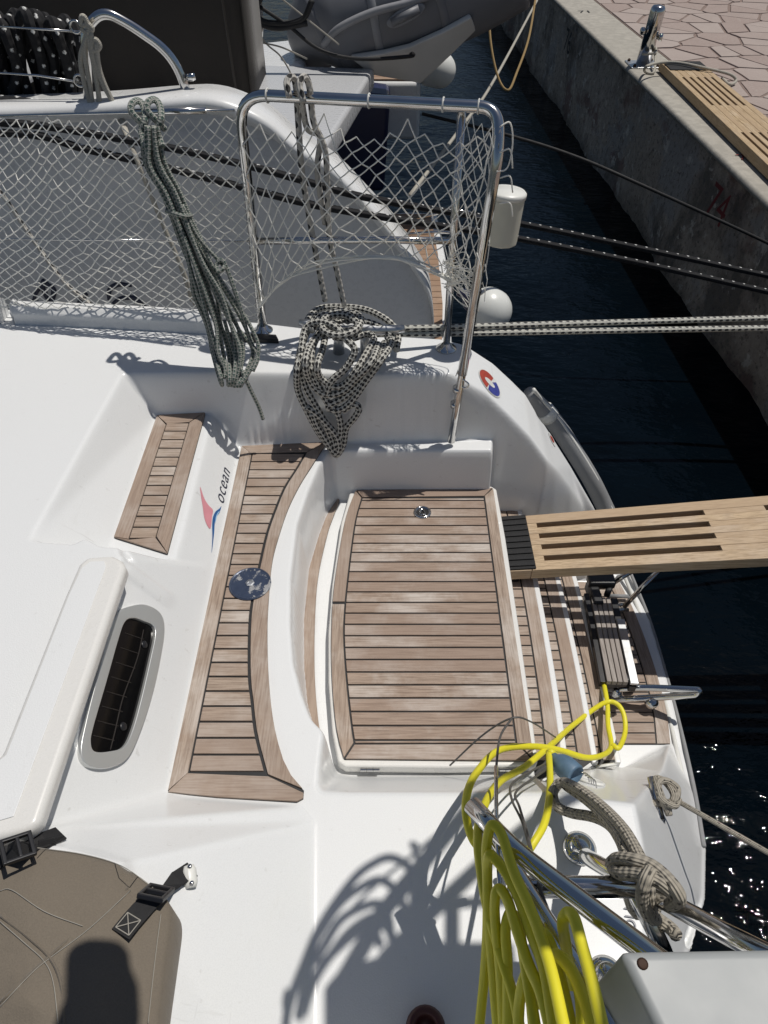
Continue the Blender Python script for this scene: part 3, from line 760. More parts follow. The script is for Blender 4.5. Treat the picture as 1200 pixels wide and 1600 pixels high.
# brass-rimmed deck socket on the curved step
def disc_mat():
    t = NT('worn_navy_disc'); v = t.coord('Object'); a = t.noise(v, 28, 5, .7); b = t.noise(v, 90, 3)
    t.col(t.mix(t.ramp(a, [(.57, (0, 0, 0)), (.60, (1, 1, 1))]), t.mix(b, (.030, .042, .075), (.06, .08, .13)), (.38, .38, .38))); t.set(Roughness=.3, Metallic=.25); return t.m
M['disc'] = disc_mat()
dc = U(391, 913, ZC + .008)
ds = MB().lathe(dc, [(.057, 0), (.057, .004), (.053, .0065), (.050, .005), (.0, .005)], 40).build('table_socket_plate', M['disc'], yacht, smooth=False)
MB().lathe(dc, [(.0125, .005), (.0125, .0075), (.008, .008), (.007, .0055)], 6).build('socket_plug', M['alu'], ds)
for k in range(5):
    t_ = k * 1.257 + .4; MB().lathe(dc + Vector((.046 * math.cos(t_), .046 * math.sin(t_), .005)), [(.0028, 0), (.0022, .0012)], 10).build('screw', M['steel'], ds)
# toe rail
tr = [U(24, 487, .03), U(120, 491, .03), U(240, 497, .03), U(335, 503, .03)]
mb = MB(); P = catmull(tr, 6)
prof = [(-.030, -.035), (-.030, .022), (-.018, .034), (.012, .034), (.032, .012), (.034, -.035)]
vs, fs = [], []
for p in P:
    for a, b in prof: vs.append(p + Vector((0, -a, b)))
np_ = len(prof)
for i in range(len(P) - 1):
    for k in range(np_ - 1): fs.append((i * np_ + k, i * np_ + k + 1, (i + 1) * np_ + k + 1, (i + 1) * np_ + k))
fs += [tuple(range(np_)), tuple(range((len(P) - 1) * np_, len(P) * np_))[::-1]]
toe = obj('toe_rail', vs, fs, M['gel_s'], yacht, bevel=.006, seg=3)
P2 = [U(-140, 478, .03), U(4, 486, .03)]
vs = []
for p in P2:
    for a, b in prof: vs.append(p + Vector((0, -a * 1.1, b)))
obj('toe_rail', vs, [(k, k + 1, np_ + k + 1, np_ + k) for k in range(np_ - 1)] + [tuple(range(np_)), tuple(range(np_, 2 * np_))[::-1]], M['gel_s'], yacht, bevel=.006, seg=3)
v, f = prism_geo([U(a, b, .0) for a, b in ((350, 534), (436, 537), (432, 529), (352, 525))], (0, 0, .016)); obj('genoa_track', v, f, M['black'], yacht, bevel=.002)
# cleat
c0, c1 = U(468, 509, .088), U(632, 519, .088); cx = (c1 - c0).normalized(); cm = (c0 + c1) / 2
def horn(c0, c1, r):
    pts = [lerp(c0, c1, t) + Vector((0, 0, .012 * (2 * t - 1) ** 2)) for t in np.linspace(0, 1, 15)]
    return pts, [r * (.55 + .45 * math.sin(math.pi * min(1, max(0, t)))) for t in np.linspace(0, 1, 15)]
hp, hr = horn(c0, c1, .020); mb = MB().tube(hp, hr, 14)
for s_ in (-.045, .045): mb.tube([cm + cx * s_ + Vector((0, 0, -.088)), cm + cx * s_ * .9 + Vector((0, 0, 0))], [.020, .014], 12)
mb.build('mooring_cleat', M['alu'], yacht, smooth=True)

# stern pushpit (starboard)
ST = M['steel']
A0, A1 = U(411, 517, 0), UY(366, 178, 2.150); B0, B1 = U(697, 545, 0), UY(722, 163, 2.02)
A2 = UY(372, 147, 2.145); C1 = UY(778, 168, 1.99); C2 = UY(779, 235, 1.93); C3 = UY(722, 585, 1.86); C4 = UY(705, 690, 1.842)
pp = fillet([A0, A2, C1, C2, C3], .085, 8)
ph = MB().tube(pp, .0150, 16).build('pushpit', ST, yacht, smooth=True)
MB().tube([B0, B1], .0115, 14).build('pushpit_post', ST, ph, smooth=True)
MB().tube([UY(394, 377, 2.15), UY(470, 376, 2.12), UY(600, 375, 2.06), UY(704, 376, 2.022)], .0105, 14).build('middle_rail', ST, ph, smooth=True)
MB().tube([C3 + (C2 - C3) * .1, C3, C4], .0125, 14).build('lower_tube', ST, ph, smooth=True)
for q, r_ in ((A0, .015), (B0, .0115)): MB().lathe(q, [(.034, 0), (.034, .004), (.021, .009), (r_ * 1.15, .022)], 24).build('post_base', ST, ph, smooth=True)
for q in (UY(716, 608, 1.862), UY(712, 632, 1.86)): MB().tube([q + Vector((0, 0, -.008)), q + Vector((0, 0, .008))], .0175, 16).build('clamp', ST, ph, smooth=True)
MB().tube(catmull([UY(722, 592, 1.85), UY(732, 600, 1.84), UY(728, 606, 1.84), UY(720, 604, 1.85)], 5), .003, 8).build('clamp_hook', ST, ph, smooth=True)
# lifelines
w0, w1 = UY(-200, 186, 2.42), UY(366, 172, 2.150)
MB().tube([w0, lerp(w0, w1, .55), lerp(w0, w1, .8), w1], .0036, 8).build('lifeline', ST, yacht, smooth=True)
MB().tube([lerp(w0, w1, .74), lerp(w0, w1, .93)], .0085, 10).build('turnbuckle', ST, yacht, smooth=True)
MB().tube([UY(-200, 372, 2.36), UY(390, 377, 2.150)], .0030, 8).build('lifeline', ST, yacht, smooth=True)
# rub rail round the quarter
RR = [(819, 613, -.19), (836, 634, -.27), (862, 664, -.36), (890, 706, -.47), (918, 752, -.60), (940, 796, -.74), (966, 850, -.88)]
rp = catmull([U(*p) + Vector((.022, .012, -.01)) for p in RR], 8)
rub = MB().tube(rp, [.024 + .010 * min(1, i / 12) for i in range(len(rp))], 16).build('rub_rail', M['rubber'], yacht, smooth=True)
MB().tube(catmull([U(a + 9, b - 2, z_ + .018) + Vector((.014, .01, 0)) for a, b, z_ in RR], 8), .0065, 10).build('rub_rail_trim', M['white_pl'], rub, smooth=True)
MB().tube(rp[10:14], .0365, 18).build('rub_rail_joint', M['white_pl'], rub, smooth=True)
# platform edge trims
for off, rr_, mt in ((.030, .007, 'white_pl'), (.0, .006, 'rubber')):
    MB().tube(catmull([U(*p) + Vector((-off, 0, .012)) for p in RIM[0:6]], 8), rr_, 10).build('platform_trim', M[mt], yacht, smooth=True)
# wall seam and vent ring print
sm = [UP(a, b, U(773, 745, -.42), Vector((.05, -1, .2)).normalized()) for a, b in ((768, 750), (800, 741), (830, 731), (858, 722))]
MB().tube([p + Vector((0, -.012, 0)) for p in sm], .0022, 8).build('moulding_seam', M['rubber'], yacht, smooth=True)
# stickers on the quarter
def quarter_frame(u, v, tu, tv, z):   # local axes on the quarter's top
    p = U(u, v, z); a = U(u + 10, v + 13, z - .03) - p; b = U(u + 8, v - 10, z + .004) - p
    n = a.cross(b).normalized()
    if n.z < 0: n = -n
    a.normalize(); return p, a, n.cross(a), n
def snap(x, y, h=.002): return Vector((x, y, height(x, y) + h))
sp = U(766, 594, -.065)
def disc_on(name, c, rx, ry, ang, mat, parent, h, t0=0, t1=2 * math.pi, r0=0):
    n = 28; ca, sa = math.cos(ang), math.sin(ang); ou = []
    for k in range(n + 1):
        t = lerp(t0, t1, k / n); x, y = rx * math.cos(t), ry * math.sin(t); ou.append(snap(c.x + x * ca - y * sa, c.y + x * sa + y * ca, h))
    cc = snap(c.x, c.y, h); vs = [cc] + ou
    return obj(name, vs, [(0, k, k + 1) for k in range(1, n + 1)], mat, parent)
stk = disc_on('round_sticker', sp, .044, .034, -.9, M['st_white'], yacht, .003)
disc_on('sticker_print', sp, .040, .031, -.9, M['st_red'], stk, .004, 1.9, 5.1); disc_on('sticker_print', sp, .040, .031, -.9, M['st_blue'], stk, .0042, -1.05, 1.6)
disc_on('sticker_print', sp, .018, .010, -.3, M['st_white'], stk, .0048)
s2 = U(862, 690, -.34); st2 = disc_on('small_sticker', s2, .020, .012, -1.0, M['st_white'], yacht, .003); disc_on('sticker_print', s2, .010, .008, -1.0, M['st_red'], st2, .0042)
# logo on the seat riser
la, lb, lc_ = U(332, 645, ZS), U(272, 882, ZS), U(336, 890, ZC)
ln = (lb - la).cross(lc_ - la).normalized()
if ln.z < 0: ln = -ln
lr = (la - lb).normalized(); lu = ln.cross(lr)
if lu.z < 0: lu = -lu
def onr(u, v, h=.003): return UP(u, v, la, ln) + ln * h
def decal(name, px, mat, h=.003, k=4):
    P = catmull([onr(a, b, h) for a, b in px], k, True) if k else [onr(a, b, h) for a, b in px]
    tri = tessellate_polygon([P]); return hug(obj(name, P, [tuple(t) for t in tri], mat, yacht), h - .0015)
def z6(x, y): return (240 + x * .1374, 660 + y * .1375)
def hug(o, h):                                         # lay a print down on the moulding
    w_ = wloc(o.parent); Mi = o.matrix_basis.inverted()
    for v in o.data.vertices:
        p = o.matrix_basis @ v.co + w_; v.co = Mi @ (Vector((p.x, p.y, height(p.x, p.y) + h)) - w_)
    return o
logo = hug(text('logo_lettering', 'ocean', onr(347, 756), lr, lu, .058, M['ink'], yacht, 0, .25, space=1.12), .0022)
decal('logo_sail', [z6(*p) for p in ((515, 720), (560, 850), (610, 930), (660, 985), (650, 1060), (632, 1195), (590, 1150), (560, 1060), (545, 950), (525, 830))], M['pink'], .004)
decal('logo_wave', [z6(*p) for p in ((755, 940), (735, 1010), (700, 1060), (680, 1130), (672, 1250), (650, 1440), (643, 1460), (652, 1300), (650, 1150), (660, 1060), (690, 1000), (730, 970))], M['blue'], .0045)
decal('logo_wave', [z6(*p) for p in ((735, 1000), (705, 1050), (690, 1120), (684, 1130), (690, 1060), (715, 1010))], M['lblue'], .005)
# vent rings on the port slope
for a, b in ((945, 1199), (923, 1222)):
    p = U(a, b, ZC - .02)
    for _ in range(12): p = U(a, b, height(p.x, p.y))
    e = .01; n = Vector((-(height(p.x + e, p.y) - height(p.x - e, p.y)) / (2 * e), -(height(p.x, p.y + e) - height(p.x, p.y - e)) / (2 * e), 1)).normalized()
    vr = MB().lathe(p, [(.034, 0), (.034, .004), (.027, .008), (.024, .004), (.0, .003)], 28, n).build('vent_ring', M['white_pl'], yacht, smooth=True)

# folding swim ladder on the platform
lad = empty('swim_ladder', Vector((.80, 1.4, ZP)) - YLOC); lad.parent = yacht
def on_p(u, v, h): return U(u, v, ZP + h)
def beam(name, a, b, w, t, mat, parent, bevel=.002):
    d = (b - a); L = d.length; d.normalize(); s_ = d.cross(Vector((0, 0, 1))).normalized(); n = s_.cross(d)
    Mx = Matrix((d, s_, n)).transposed(); return MB().box((a + b) / 2, (L, w, t), Mx).build(name, mat, parent, bevel=bevel)
La, Lb = on_p(942, 936, .17), on_p(969, 1068, .17)
dr = (Lb - La).normalized(); sd2 = dr.cross(Vector((0, 0, 1))).normalized()
if sd2.x < 0: sd2 = -sd2
M['slat_grey'] = make_teak('ladder_slat', 'y', (.36, .33, .30), .5)
for k in range(4): beam('step_slat', La + sd2 * (-.036 + k * .0175), Lb + sd2 * (-.036 + k * .0175), .0150, .020, M['slat_grey'], lad)
beam('side_rail', La + dr * .09 + sd2 * .046, Lb + sd2 * .046, .028, .012, M['alu'], lad)
beam('side_frame', La - dr * .02 + sd2 * .046 - Vector((0, 0, .03)), Lb + sd2 * .046 - Vector((0, 0, .03)), .024, .03, M['black'], lad)
beam('side_frame', La - dr * .02 + sd2 * -.056 - Vector((0, 0, .01)), Lb + sd2 * -.056 - Vector((0, 0, .01)), .018, .03, M['black'], lad)
beam('hinge_block', on_p(918, 908, .19), on_p(960, 908, .19), .05, .035, M['black'], lad, .008); beam('hinge_block', on_p(922, 910, .16), on_p(934, 950, .16), .035, .06, M['black'], lad, .006); beam('hinge_block', on_p(957, 908, .17), on_p(948, 930, .17), .022, .03, M['black'], lad, .006)
beam('hinge_block', on_p(946, 1066, .15), on_p(990, 1062, .15), .03, .04, M['black'], lad, .006)
MB().tube(fillet([on_p(955, 912, .13), on_p(985, 893, .17), on_p(1000, 884, .2)], .03), .011, 12).build('ladder_tube', ST, lad, smooth=True)
MB().tube([on_p(975, 948, .05), on_p(1028, 892, .22)], .0095, 12).build('ladder_tube', ST, lad, smooth=True)
for b in (931, 944, 952): MB().tube([on_p(950, b, .03), on_p(982, b + 1, .03)], .008, 10).build('ladder_tube', ST if b != 931 else M['rubber'], lad, smooth=True)
gp = fillet([on_p(950, 1078, .07), on_p(1000, 1074, .10), on_p(1094, 1078, .16), on_p(1090, 1086, .14), on_p(1020, 1090, .06), on_p(955, 1094, .04)], .05, 8)
MB().tube(gp, .0115, 14).build('grab_handle', ST, lad, smooth=True)
for a, b in ((960, 1062), (988, 1066), (962, 1082), (1018, 1097)): MB().lathe(on_p(a, b, .05), [(.018, -.02), (.022, -.01), (.022, .012), (.012, .02)], 14, (.6, .2, .5)).build('ladder_fitting', ST, lad, smooth=True)
MB().tube([on_p(962, 1080, .0), on_p(962, 1080, .12)], .012, 12).build('ladder_foot', ST, lad, smooth=True); MB().tube([on_p(935, 930, .0), on_p(935, 930, .15)], .012, 12).build('ladder_foot', ST, lad, smooth=True)

# port pushpit, close to the camera
pq = empty('port_pushpit', Vector((.35, .5, ZC)) - YLOC); pq.parent = yacht
PZ = .08                                              # the near rail stands this much higher
def lift(z_): return z_ if z_ <= ZC + .02 else z_ + PZ * min(1, (z_ - ZC) / .2)
def tb(name, px, r, fil=.05): return MB().tube(fillet([U(p[0], p[1], lift(p[2])) for p in px], fil), r, 16).build(name, ST, pq, smooth=True)
tb('rail_tube', [(737, 1258, .02), (800, 1326, .05), (1010, 1486, .14), (1120, 1570, .2)], .0150)
tb('rail_tube', [(757, 1284, -.03), (830, 1400, .0), (965, 1610, .08)], .0125)
tb('rail_tube', [(738, 1262, .015), (752, 1276, -.01), (770, 1315, -.05)], .006)
tb('cross_tube', [(790, 1386, -.03), (1012, 1386, -.03)], .0165)
tb('stanchion', [(905, 1328, ZC), (925, 1345, -.16), (1170, 1478, .10), (1300, 1545, .16)], .0150)
tb('stanchion', [(985, 1380, -.04), (1035, 1480, -.10), (1050, 1520, ZC)], .0140)
tb('stanchion', [(945, 1525, ZC), (960, 1560, -.1), (1010, 1640, .0)], .0125)
for a, b in ((905, 1326), (946, 1526)): MB().lathe(U(a, b, ZC), [(.034, 0), (.034, .005), (.026, .010), (.019, .012), (.018, .022)], 26).build('post_base', ST, pq, smooth=True)
tb('rod', [(775, 1198, -.05), (775, 1240, 0.0), (776, 1300, .04), (782, 1400, .06)], .0035)
text('hull_lettering', 'OLLO', U(984, 1424, ZC), (.15, 1, 0), (-1, .15, 0), .028, M['ink'], yacht, .004)
# cleat block with rope on the port shoulder
pc = U(1030, 1256, -.40)
for _ in range(14): pc = U(1030, 1256, height(pc.x, pc.y))
mb = MB().tube([pc + Vector((-.02, -.05, .03)), pc + Vector((-.015, .05, .035))], .010, 12)
for s_ in (-.022, .022): mb.tube([pc + Vector((-.017, s_, -.02)), pc + Vector((-.017, s_, .03))], .009, 10)
mb.build('stern_cleat', ST, yacht, smooth=True)

# ================================================================== net
def net_mesh(mb, top, bot, cols, rows, sag, seed, r=.0018, scal=0, pinch=None):
    rg = random.Random(seed); K = {}
    def P(i, j):
        if (i, j) in K: return K[(i, j)]
        s_ = max(0, min(1, (i + (.5 if j % 2 else 0)) / cols)); t = j / rows
        tp, bp = top(s_), bot(s_); p = lerp(tp, bp, t)
        p += Vector((rg.gauss(0, .0018), rg.gauss(0, .004) - sag * math.sin(math.pi * t) + .012 * math.sin(7 * s_ + 3 * t), rg.gauss(0, .0018)))
        if j == 0 and scal: p += Vector((0, 0, -scal * abs(math.sin(math.pi * s_ * 3)) ** .8))
        elif scal and j < 5: p += Vector((0, 0, -scal * abs(math.sin(math.pi * s_ * 3)) ** .8 * (1 - j / 5)))
        K[(i, j)] = p; return p
    def edge(a, b):
        d = (b - a)
        if d.length < 1e-4: return
        m = (a + b) / 2 + Vector((0, 0, -d.length * .03)); v, f, uv = tube_geo([a, m, b], r, 4, cap=False); mb.add(v, f, uv)
    for j in range(rows):
        for i in range(cols + 1):
            a = P(i, j)
            if j % 2 == 0:
                if i <= cols - 1 or True: edge(a, P(i, j + 1)); 
                if i > 0: edge(a, P(i - 1, j + 1))
            else:
                edge(a, P(i, j + 1))
                if i < cols: edge(a, P(i + 1, j + 1))
    return K
net = MB()
TL, TR = lerp(w0, w1, .05), UY(372, 178, 2.148); BL, BR = U(-190, 470, .05), UY(408, 500, 2.14)
def topc(s_):
    p = lerp(TL, TR, s_); p.z -= .014 * abs(math.sin(math.pi * s_ * 6)); return p
net_mesh(net, topc, lambda s_: lerp(BL, BR, s_) + Vector((0, .012 * math.sin(9 * s_), .01 * abs(math.sin(math.pi * s_ * 7)))), 31, 34, .035, 3)
net.tube([lerp(BL, BR, s_ / 12) + Vector((0, 0, .004 * (s_ % 2))) for s_ in range(13)], .0022, 6)
def topp(s_): return lerp(UY(376, 165, 2.147), C1 + Vector((0, 0, -.02)), s_) + Vector((0, 0, -.012))
hem = [UY(406, 480, 2.13), UY(440, 440, 2.11), UY(500, 412, 2.09), UY(600, 402, 2.05), UY(660, 415, 2.02), UY(712, 440, 1.98)]
hemc = catmull(hem, 8)
def hemf(s_): return hemc[min(len(hemc) - 1, int(s_ * (len(hemc) - 1)))].copy()
net_mesh(net, topp, hemf, 15, 14, .03, 5, .0019, .055)
for k in range(5): net.tube(catmull([p + Vector((rng.normal(0, .006), rng.normal(0, .006), rng.normal(0, .006))) for p in hem], 6), .0030, 6)
# the end of the net wrapped round the corner, bunched at the bottom
net_mesh(net, lambda s_: lerp(UY(724, 168, 2.0), C2 + Vector((0, 0, .03)), s_), lambda s_: lerp(UY(696, 440, 2.0), UY(756, 470, 1.88), s_), 4, 13, .012, 9, .0013)
rg = random.Random(4)
for k in range(34):
    a = UY(rg.uniform(690, 705), rg.uniform(405, 450), 1.99); b = UY(rg.uniform(728, 752), rg.uniform(420, 500), 1.89); m = lerp(a, b, .5) + Vector((rg.gauss(0, .02), rg.gauss(0, .02), rg.gauss(0, .03)))
    net.tube(catmull([a, m, b], 5), .0013, 4, cap=False)
for k in range(4):
    x = UY(786 + 10 * k, 200 + 30 * k, 1.92)
    net.tube(catmull([UY(781, 198 + 40 * k, 1.92), UY(797, 192 + 42 * k, 1.93), UY(801, 225 + 38 * k, 1.93), UY(793, 262 + 30 * k, 1.93), UY(776, 268 + 36 * k, 1.91)][:5 if k < 1 else 3], 5), .0020, 5)
net.tube(catmull([UY(745, 395, 1.88), UY(752, 430, 1.87), UY(738, 500, 1.87), UY(722, 560, 1.87), UY(712, 588, 1.86)], 6), .0016, 5)
nt = net.build('safety_net', M['string'], smooth=True); tag(nt, 'white twine safety net laced to the lifelines and the stainless stern rail', 'net')
for px, Y_ in (((413, 160), 2.147), ((576, 150), 2.08), ((687, 150), 2.02), ((735, 165), 2.0)):
    c = UY(*px, Y_)
    # cable ties on the top rail
    best = min(pp, key=lambda p: (p - c).length); i_ = min(range(len(pp)), key=lambda i: (pp[i] - c).length)
d_ = (C1 - A2).normalized()
for t_ in (.12, .52, .80, .93):
    c = lerp(A2, C1, t_); q_ = d_.orthogonal().normalized(); b_ = d_.cross(q_)
    tie = MB().tube([c + (q_ * math.cos(k) + b_ * math.sin(k)) * .0165 for k in np.linspace(0, 2 * math.pi, 20)[:-1]], .0024, 6, True).build('cable_tie', M['white_pl'], ph, smooth=True)

# ================================================================== ropes on deck
def RC(u, v, off=0.0):
    if v < 572: return U(u, v, .035 + off)
    return UY(u, v, 1.845 - .35 * off - (v - 585) * .00018)
def z5(x, y): return (400 + x * .4667, 440 + y * .4667)
coil = empty('mooring_rope_coil', U(545, 520, 0), 'black and white braided mooring rope coiled on the cleat and hanging over the coaming', 'rope')
RW = .0108
loops = [
    [(470, 230, .0), (475, 175, .02), (440, 130, .045), (370, 95, .055), (290, 85, .055), (215, 90, .05), (175, 125, .05), (160, 190, .04), (140, 280, .04), (140, 360, .035), (175, 440, .035), (210, 505, .03), (255, 565, .03), (272, 578, .03), (292, 545, .035), (302, 490, .035), (330, 455, .04), (345, 425, .045), (325, 410, .05), (290, 432, .05)],
    [(205, 115, .07), (165, 180, .06), (150, 260, .05), (160, 340, .05), (190, 400, .045), (225, 460, .045), (250, 520, .04), (262, 555, .045), (280, 520, .045), (282, 470, .05), (268, 430, .055), (240, 405, .055), (210, 350, .05), (185, 290, .05), (190, 220, .06), (215, 160, .07), (215, 115, .08)],
    [(235, 150, .05), (225, 220, .05), (205, 280, .05), (215, 320, .06), (260, 350, .065), (300, 340, .06), (340, 290, .06), (375, 230, .05), (395, 190, .05), (370, 175, .05), (320, 190, .04), (260, 185, .03)],
    [(430, 205, .04), (420, 250, .045), (380, 300, .05), (340, 350, .05), (290, 390, .055), (250, 410, .06), (245, 425, .06), (280, 428, .06), (320, 400, .06), (370, 330, .06), (420, 260, .055), (452, 210, .045), (440, 185, .04)],
    [(410, 210, .05), (385, 270, .055), (330, 330, .06), (285, 370, .065), (225, 375, .06), (180, 330, .06), (165, 270, .06), (185, 210, .07), (240, 150, .075), (300, 130, .075), (370, 135, .075), (430, 160, .06), (465, 200, .03)],
    [(250, 130, .06), (290, 110, .07), (340, 125, .075), (330, 160, .08), (280, 165, .07), (250, 140, .08), (265, 110, .085), (320, 120, .09)],
    [(185, 165, .10), (215, 120, .115), (290, 98, .12), (350, 120, .12), (330, 165, .125), (270, 180, .12), (225, 160, .12), (235, 120, .125), (300, 112, .13), (345, 150, .12), (310, 190, .10)],
    [(150, 240, .06), (165, 160, .10), (210, 135, .125), (265, 150, .13), (300, 190, .11), (330, 230, .08), (300, 290, .07), (255, 330, .07), (235, 380, .06)],
    [(170, 420, .05), (200, 440, .055), (240, 480, .055), (272, 520, .055), (278, 560, .05), (262, 572, .05), (235, 530, .05), (205, 480, .05), (190, 440, .05)],
]
for L in loops:
    rope('strand', [RC(*z5(a, b), c) for a, b, c in L], RW, M['rope_bw'], coil, 8, 12)
for dv, e in ((0, (1640, 484)), (9, (1640, 505))):
    a = U(632, 513 + dv, .062 + (.012 if dv == 0 else -.008)); b = U(e[0], e[1], -.12)
    rope('mooring_line', [U(560, 512 + dv, .07), a, lerp(a, b, .3), lerp(a, b, .6), b], .0098, M['rope_bw2'], coil, 30, 10)

def RG(u, v, off=0.0):
    if v < 540: Y_ = lerp(2.10, 1.93, max(0, (v - 165)) / 375)
    else: Y_ = lerp(1.93, 1.835, min(1, (v - 540) / 50))
    p = UY(u, v, Y_ - off)
    return p
gcoil = empty('green_rope_coil', U(330, 545, 0), 'faded green flecked rope hanked up and hung from the lifeline in front of the net', 'rope')
rg = random.Random(21); GR = .0060
Ledge = [(195, 228), (250, 222), (300, 247), (338, 268), (400, 292), (450, 302), (520, 320), (570, 333), (600, 345)]
Redge = [(195, 246), (250, 258), (300, 286), (338, 296), (400, 325), (450, 356), (520, 398), (570, 410), (600, 380)]
def at_edge(E, v): 
    for (v0, x0), (v1, x1) in zip(E[:-1], E[1:]):
        if v <= v1: return x0 + (x1 - x0) * (v - v0) / (v1 - v0)
    return E[-1][1]
def gpt(v, w, off): return RG(lerp(at_edge(Ledge, v), at_edge(Redge, v), w), v, off)
for k in range(7):
    w1_, w2_ = (k + .10) / 7.2, (k + .75) / 7.2; wb = rg.uniform(0, .02); vb = 575 + rg.uniform(-12, 26)
    down = [gpt(v, w1_ + .05 * math.sin(v * .05 + k) + rg.gauss(0, .05), .012 + .022 * ((k * 2) % 3)) for v in (196, 225, 260, 300, 338, 375, 415, 460, 510, 550)]
    up = [gpt(v, w2_ + .05 * math.sin(v * .04 + k * 2) + rg.gauss(0, .05), .024 + .020 * ((k + 1) % 3)) for v in (550, 510, 460, 415, 375, 338, 300, 260, 225, 198)]
    wm_ = (w1_ + w2_) / 2; bot = [gpt(min(598, vb), lerp(w1_, w2_, .2), .02), gpt(min(602, vb + 14), wm_, .02), gpt(min(598, vb), lerp(w1_, w2_, .8), .03)]
    rope('strand', down + bot + up, GR, M['rope_gr'], gcoil, 6, 9)
for c in ((215, 182), (240, 180)):
    rope('strand', [RG(c[0] + a, c[1] + b, o) for a, b, o in ((18, 22, .0), (4, 8, .02), (-10, -8, .025), (-8, -21, .01), (2, -24, -.02), (10, -14, .0), (12, 6, .03), (6, 24, .03), (14, 50, .05))], .0088, M['rope_gr'], gcoil, 7, 9)
rope('strand', [gpt(330, -.1, .03), gpt(334, .3, .075), gpt(338, .75, .075), gpt(336, 1.1, .03), gpt(330, .6, -.01), gpt(326, .1, .0), gpt(330, -.1, .03)], GR, M['rope_gr'], gcoil, 7, 9)
rope('strand', [gpt(320, .8, .06), gpt(370, .95, .05), RG(345, 410, .04), RG(350, 418, .06), RG(342, 424, .06), RG(338, 414, .05), RG(350, 410, .05), RG(372, 470, .05), RG(390, 530, .04), RG(403, 556, .04), RG(395, 580, .03)], GR, M['rope_gr'], gcoil, 8, 9)
rope('strand', [gpt(500, .5, .05), RG(362, 540, .05), RG(378, 580, .03), RG(392, 610, .02), RG(404, 635, .02), RG(411, 655, .025)], GR, M['rope_gr'], gcoil, 8, 9)
# a flecked line hung over the stern rail, seen through the net
hang = empty('flecked_rope', UY(480, 470, 2.14), 'pale rope with dark flecks looped over the stern rail and hanging behind the net', 'rope')
for q in ([(452, 152, 2.06), (448, 130, 2.08), (455, 120, 2.11), (462, 132, 2.13), (466, 190, 2.13), (472, 270, 2.13), (485, 350, 2.14), (500, 430, 2.14), (508, 470, 2.14)],
          [(474, 160, 2.05), (468, 132, 2.07), (476, 120, 2.10), (484, 138, 2.12), (490, 190, 2.12), (508, 235, 2.12), (512, 300, 2.12), (515, 370, 2.13), (528, 430, 2.13), (538, 478, 2.13)],
          [(470, 150, 2.10), (480, 200, 2.14), (500, 215, 2.14), (496, 270, 2.14), (508, 350, 2.15)]):
    rope('strand', [UY(*p) for p in q], .0088, M['rope_wbk'], hang, 7, 9)

# ================================================================== gangway to the quay
gw = empty('gangway', U(820, 850, -.50), 'pale slatted wooden gangway with a black mat end reaching from the stern to the quay', 'gangway')
gA, gB = U(815, 806, -.47), U(832, 891, -.47); gC, gD = U(1200, 774, -.40), U(1200, 872, -.40)
L_ = 1.62
gC2, gD2 = gA + (gC - gA) * (2.05 / (gC - gA).x), gB + (gD - gB) * (2.05 / (gD - gB).x)
def gp_(s_, w, h=0): return lerp(lerp(gA, gC2, s_ / 2.05), lerp(gB, gD2, s_ / 2.05), w) + Vector((0, 0, h))     # s metres out, w across 0..1
GT = .042
def gprism(name, s0, s1, w0_, w1_, h0, h1, mat, bevel=.0025):
    v, f = prism_geo([gp_(s0, w0_, h0), gp_(s1, w0_, h0), gp_(s1, w1_, h0), gp_(s0, w1_, h0)], (0, 0, h1 - h0)); return obj(name, v, f, mat, gw, bevel=bevel, seg=2)
edges = [0, .20, .40, .60, .80, 1.0]; slot = .043
bays = [(.045, .60), (.80, 1.36), (1.56, 2.0)]
for k in range(5):
    w0_ = edges[k] + (slot if k else 0); w1_ = edges[k + 1] - (slot if k < 4 else 0)
    gprism('slat', 0, 2.05, w0_, w1_, -GT, 0, M['gangx'])
solid = [(0, .045), (.60, .80), (1.36, 1.56), (2.0, 2.05)]
for a, b in solid:
    for k in range(4): gprism('filler_block', a + .0005, b - .0005, edges[k + 1] - slot + .0006, edges[k + 1] + slot - .0006, -GT + .001, -.0012, M['gangx'], .001)
mat_ = gprism('end_mat', -.085, .012, .01, .985, .001, .006, M['webbing'], .001)
for k in range(9): gprism('mat_rib', -.083, .010, .02 + k * .107, .09 + k * .107, .0065, .011, M['webbing'], .002).parent = mat_
for o_ in mat_.children: o_.location = Vector(o_.location) + (wloc(gw) - wloc(mat_)) if False else Vector(o_.location) - Vector(mat_.location)
gprism('end_board', -.085, -.001, 0, 1, -GT, 0, M['gangx'])
for w in (.12, .88): MB().lathe(gp_(-.05, w, -.06), [(.018, -.018), (.022, 0), (.018, .018)], 16, (0, 1, 0)).build('roller', M['black'], gw, smooth=True)

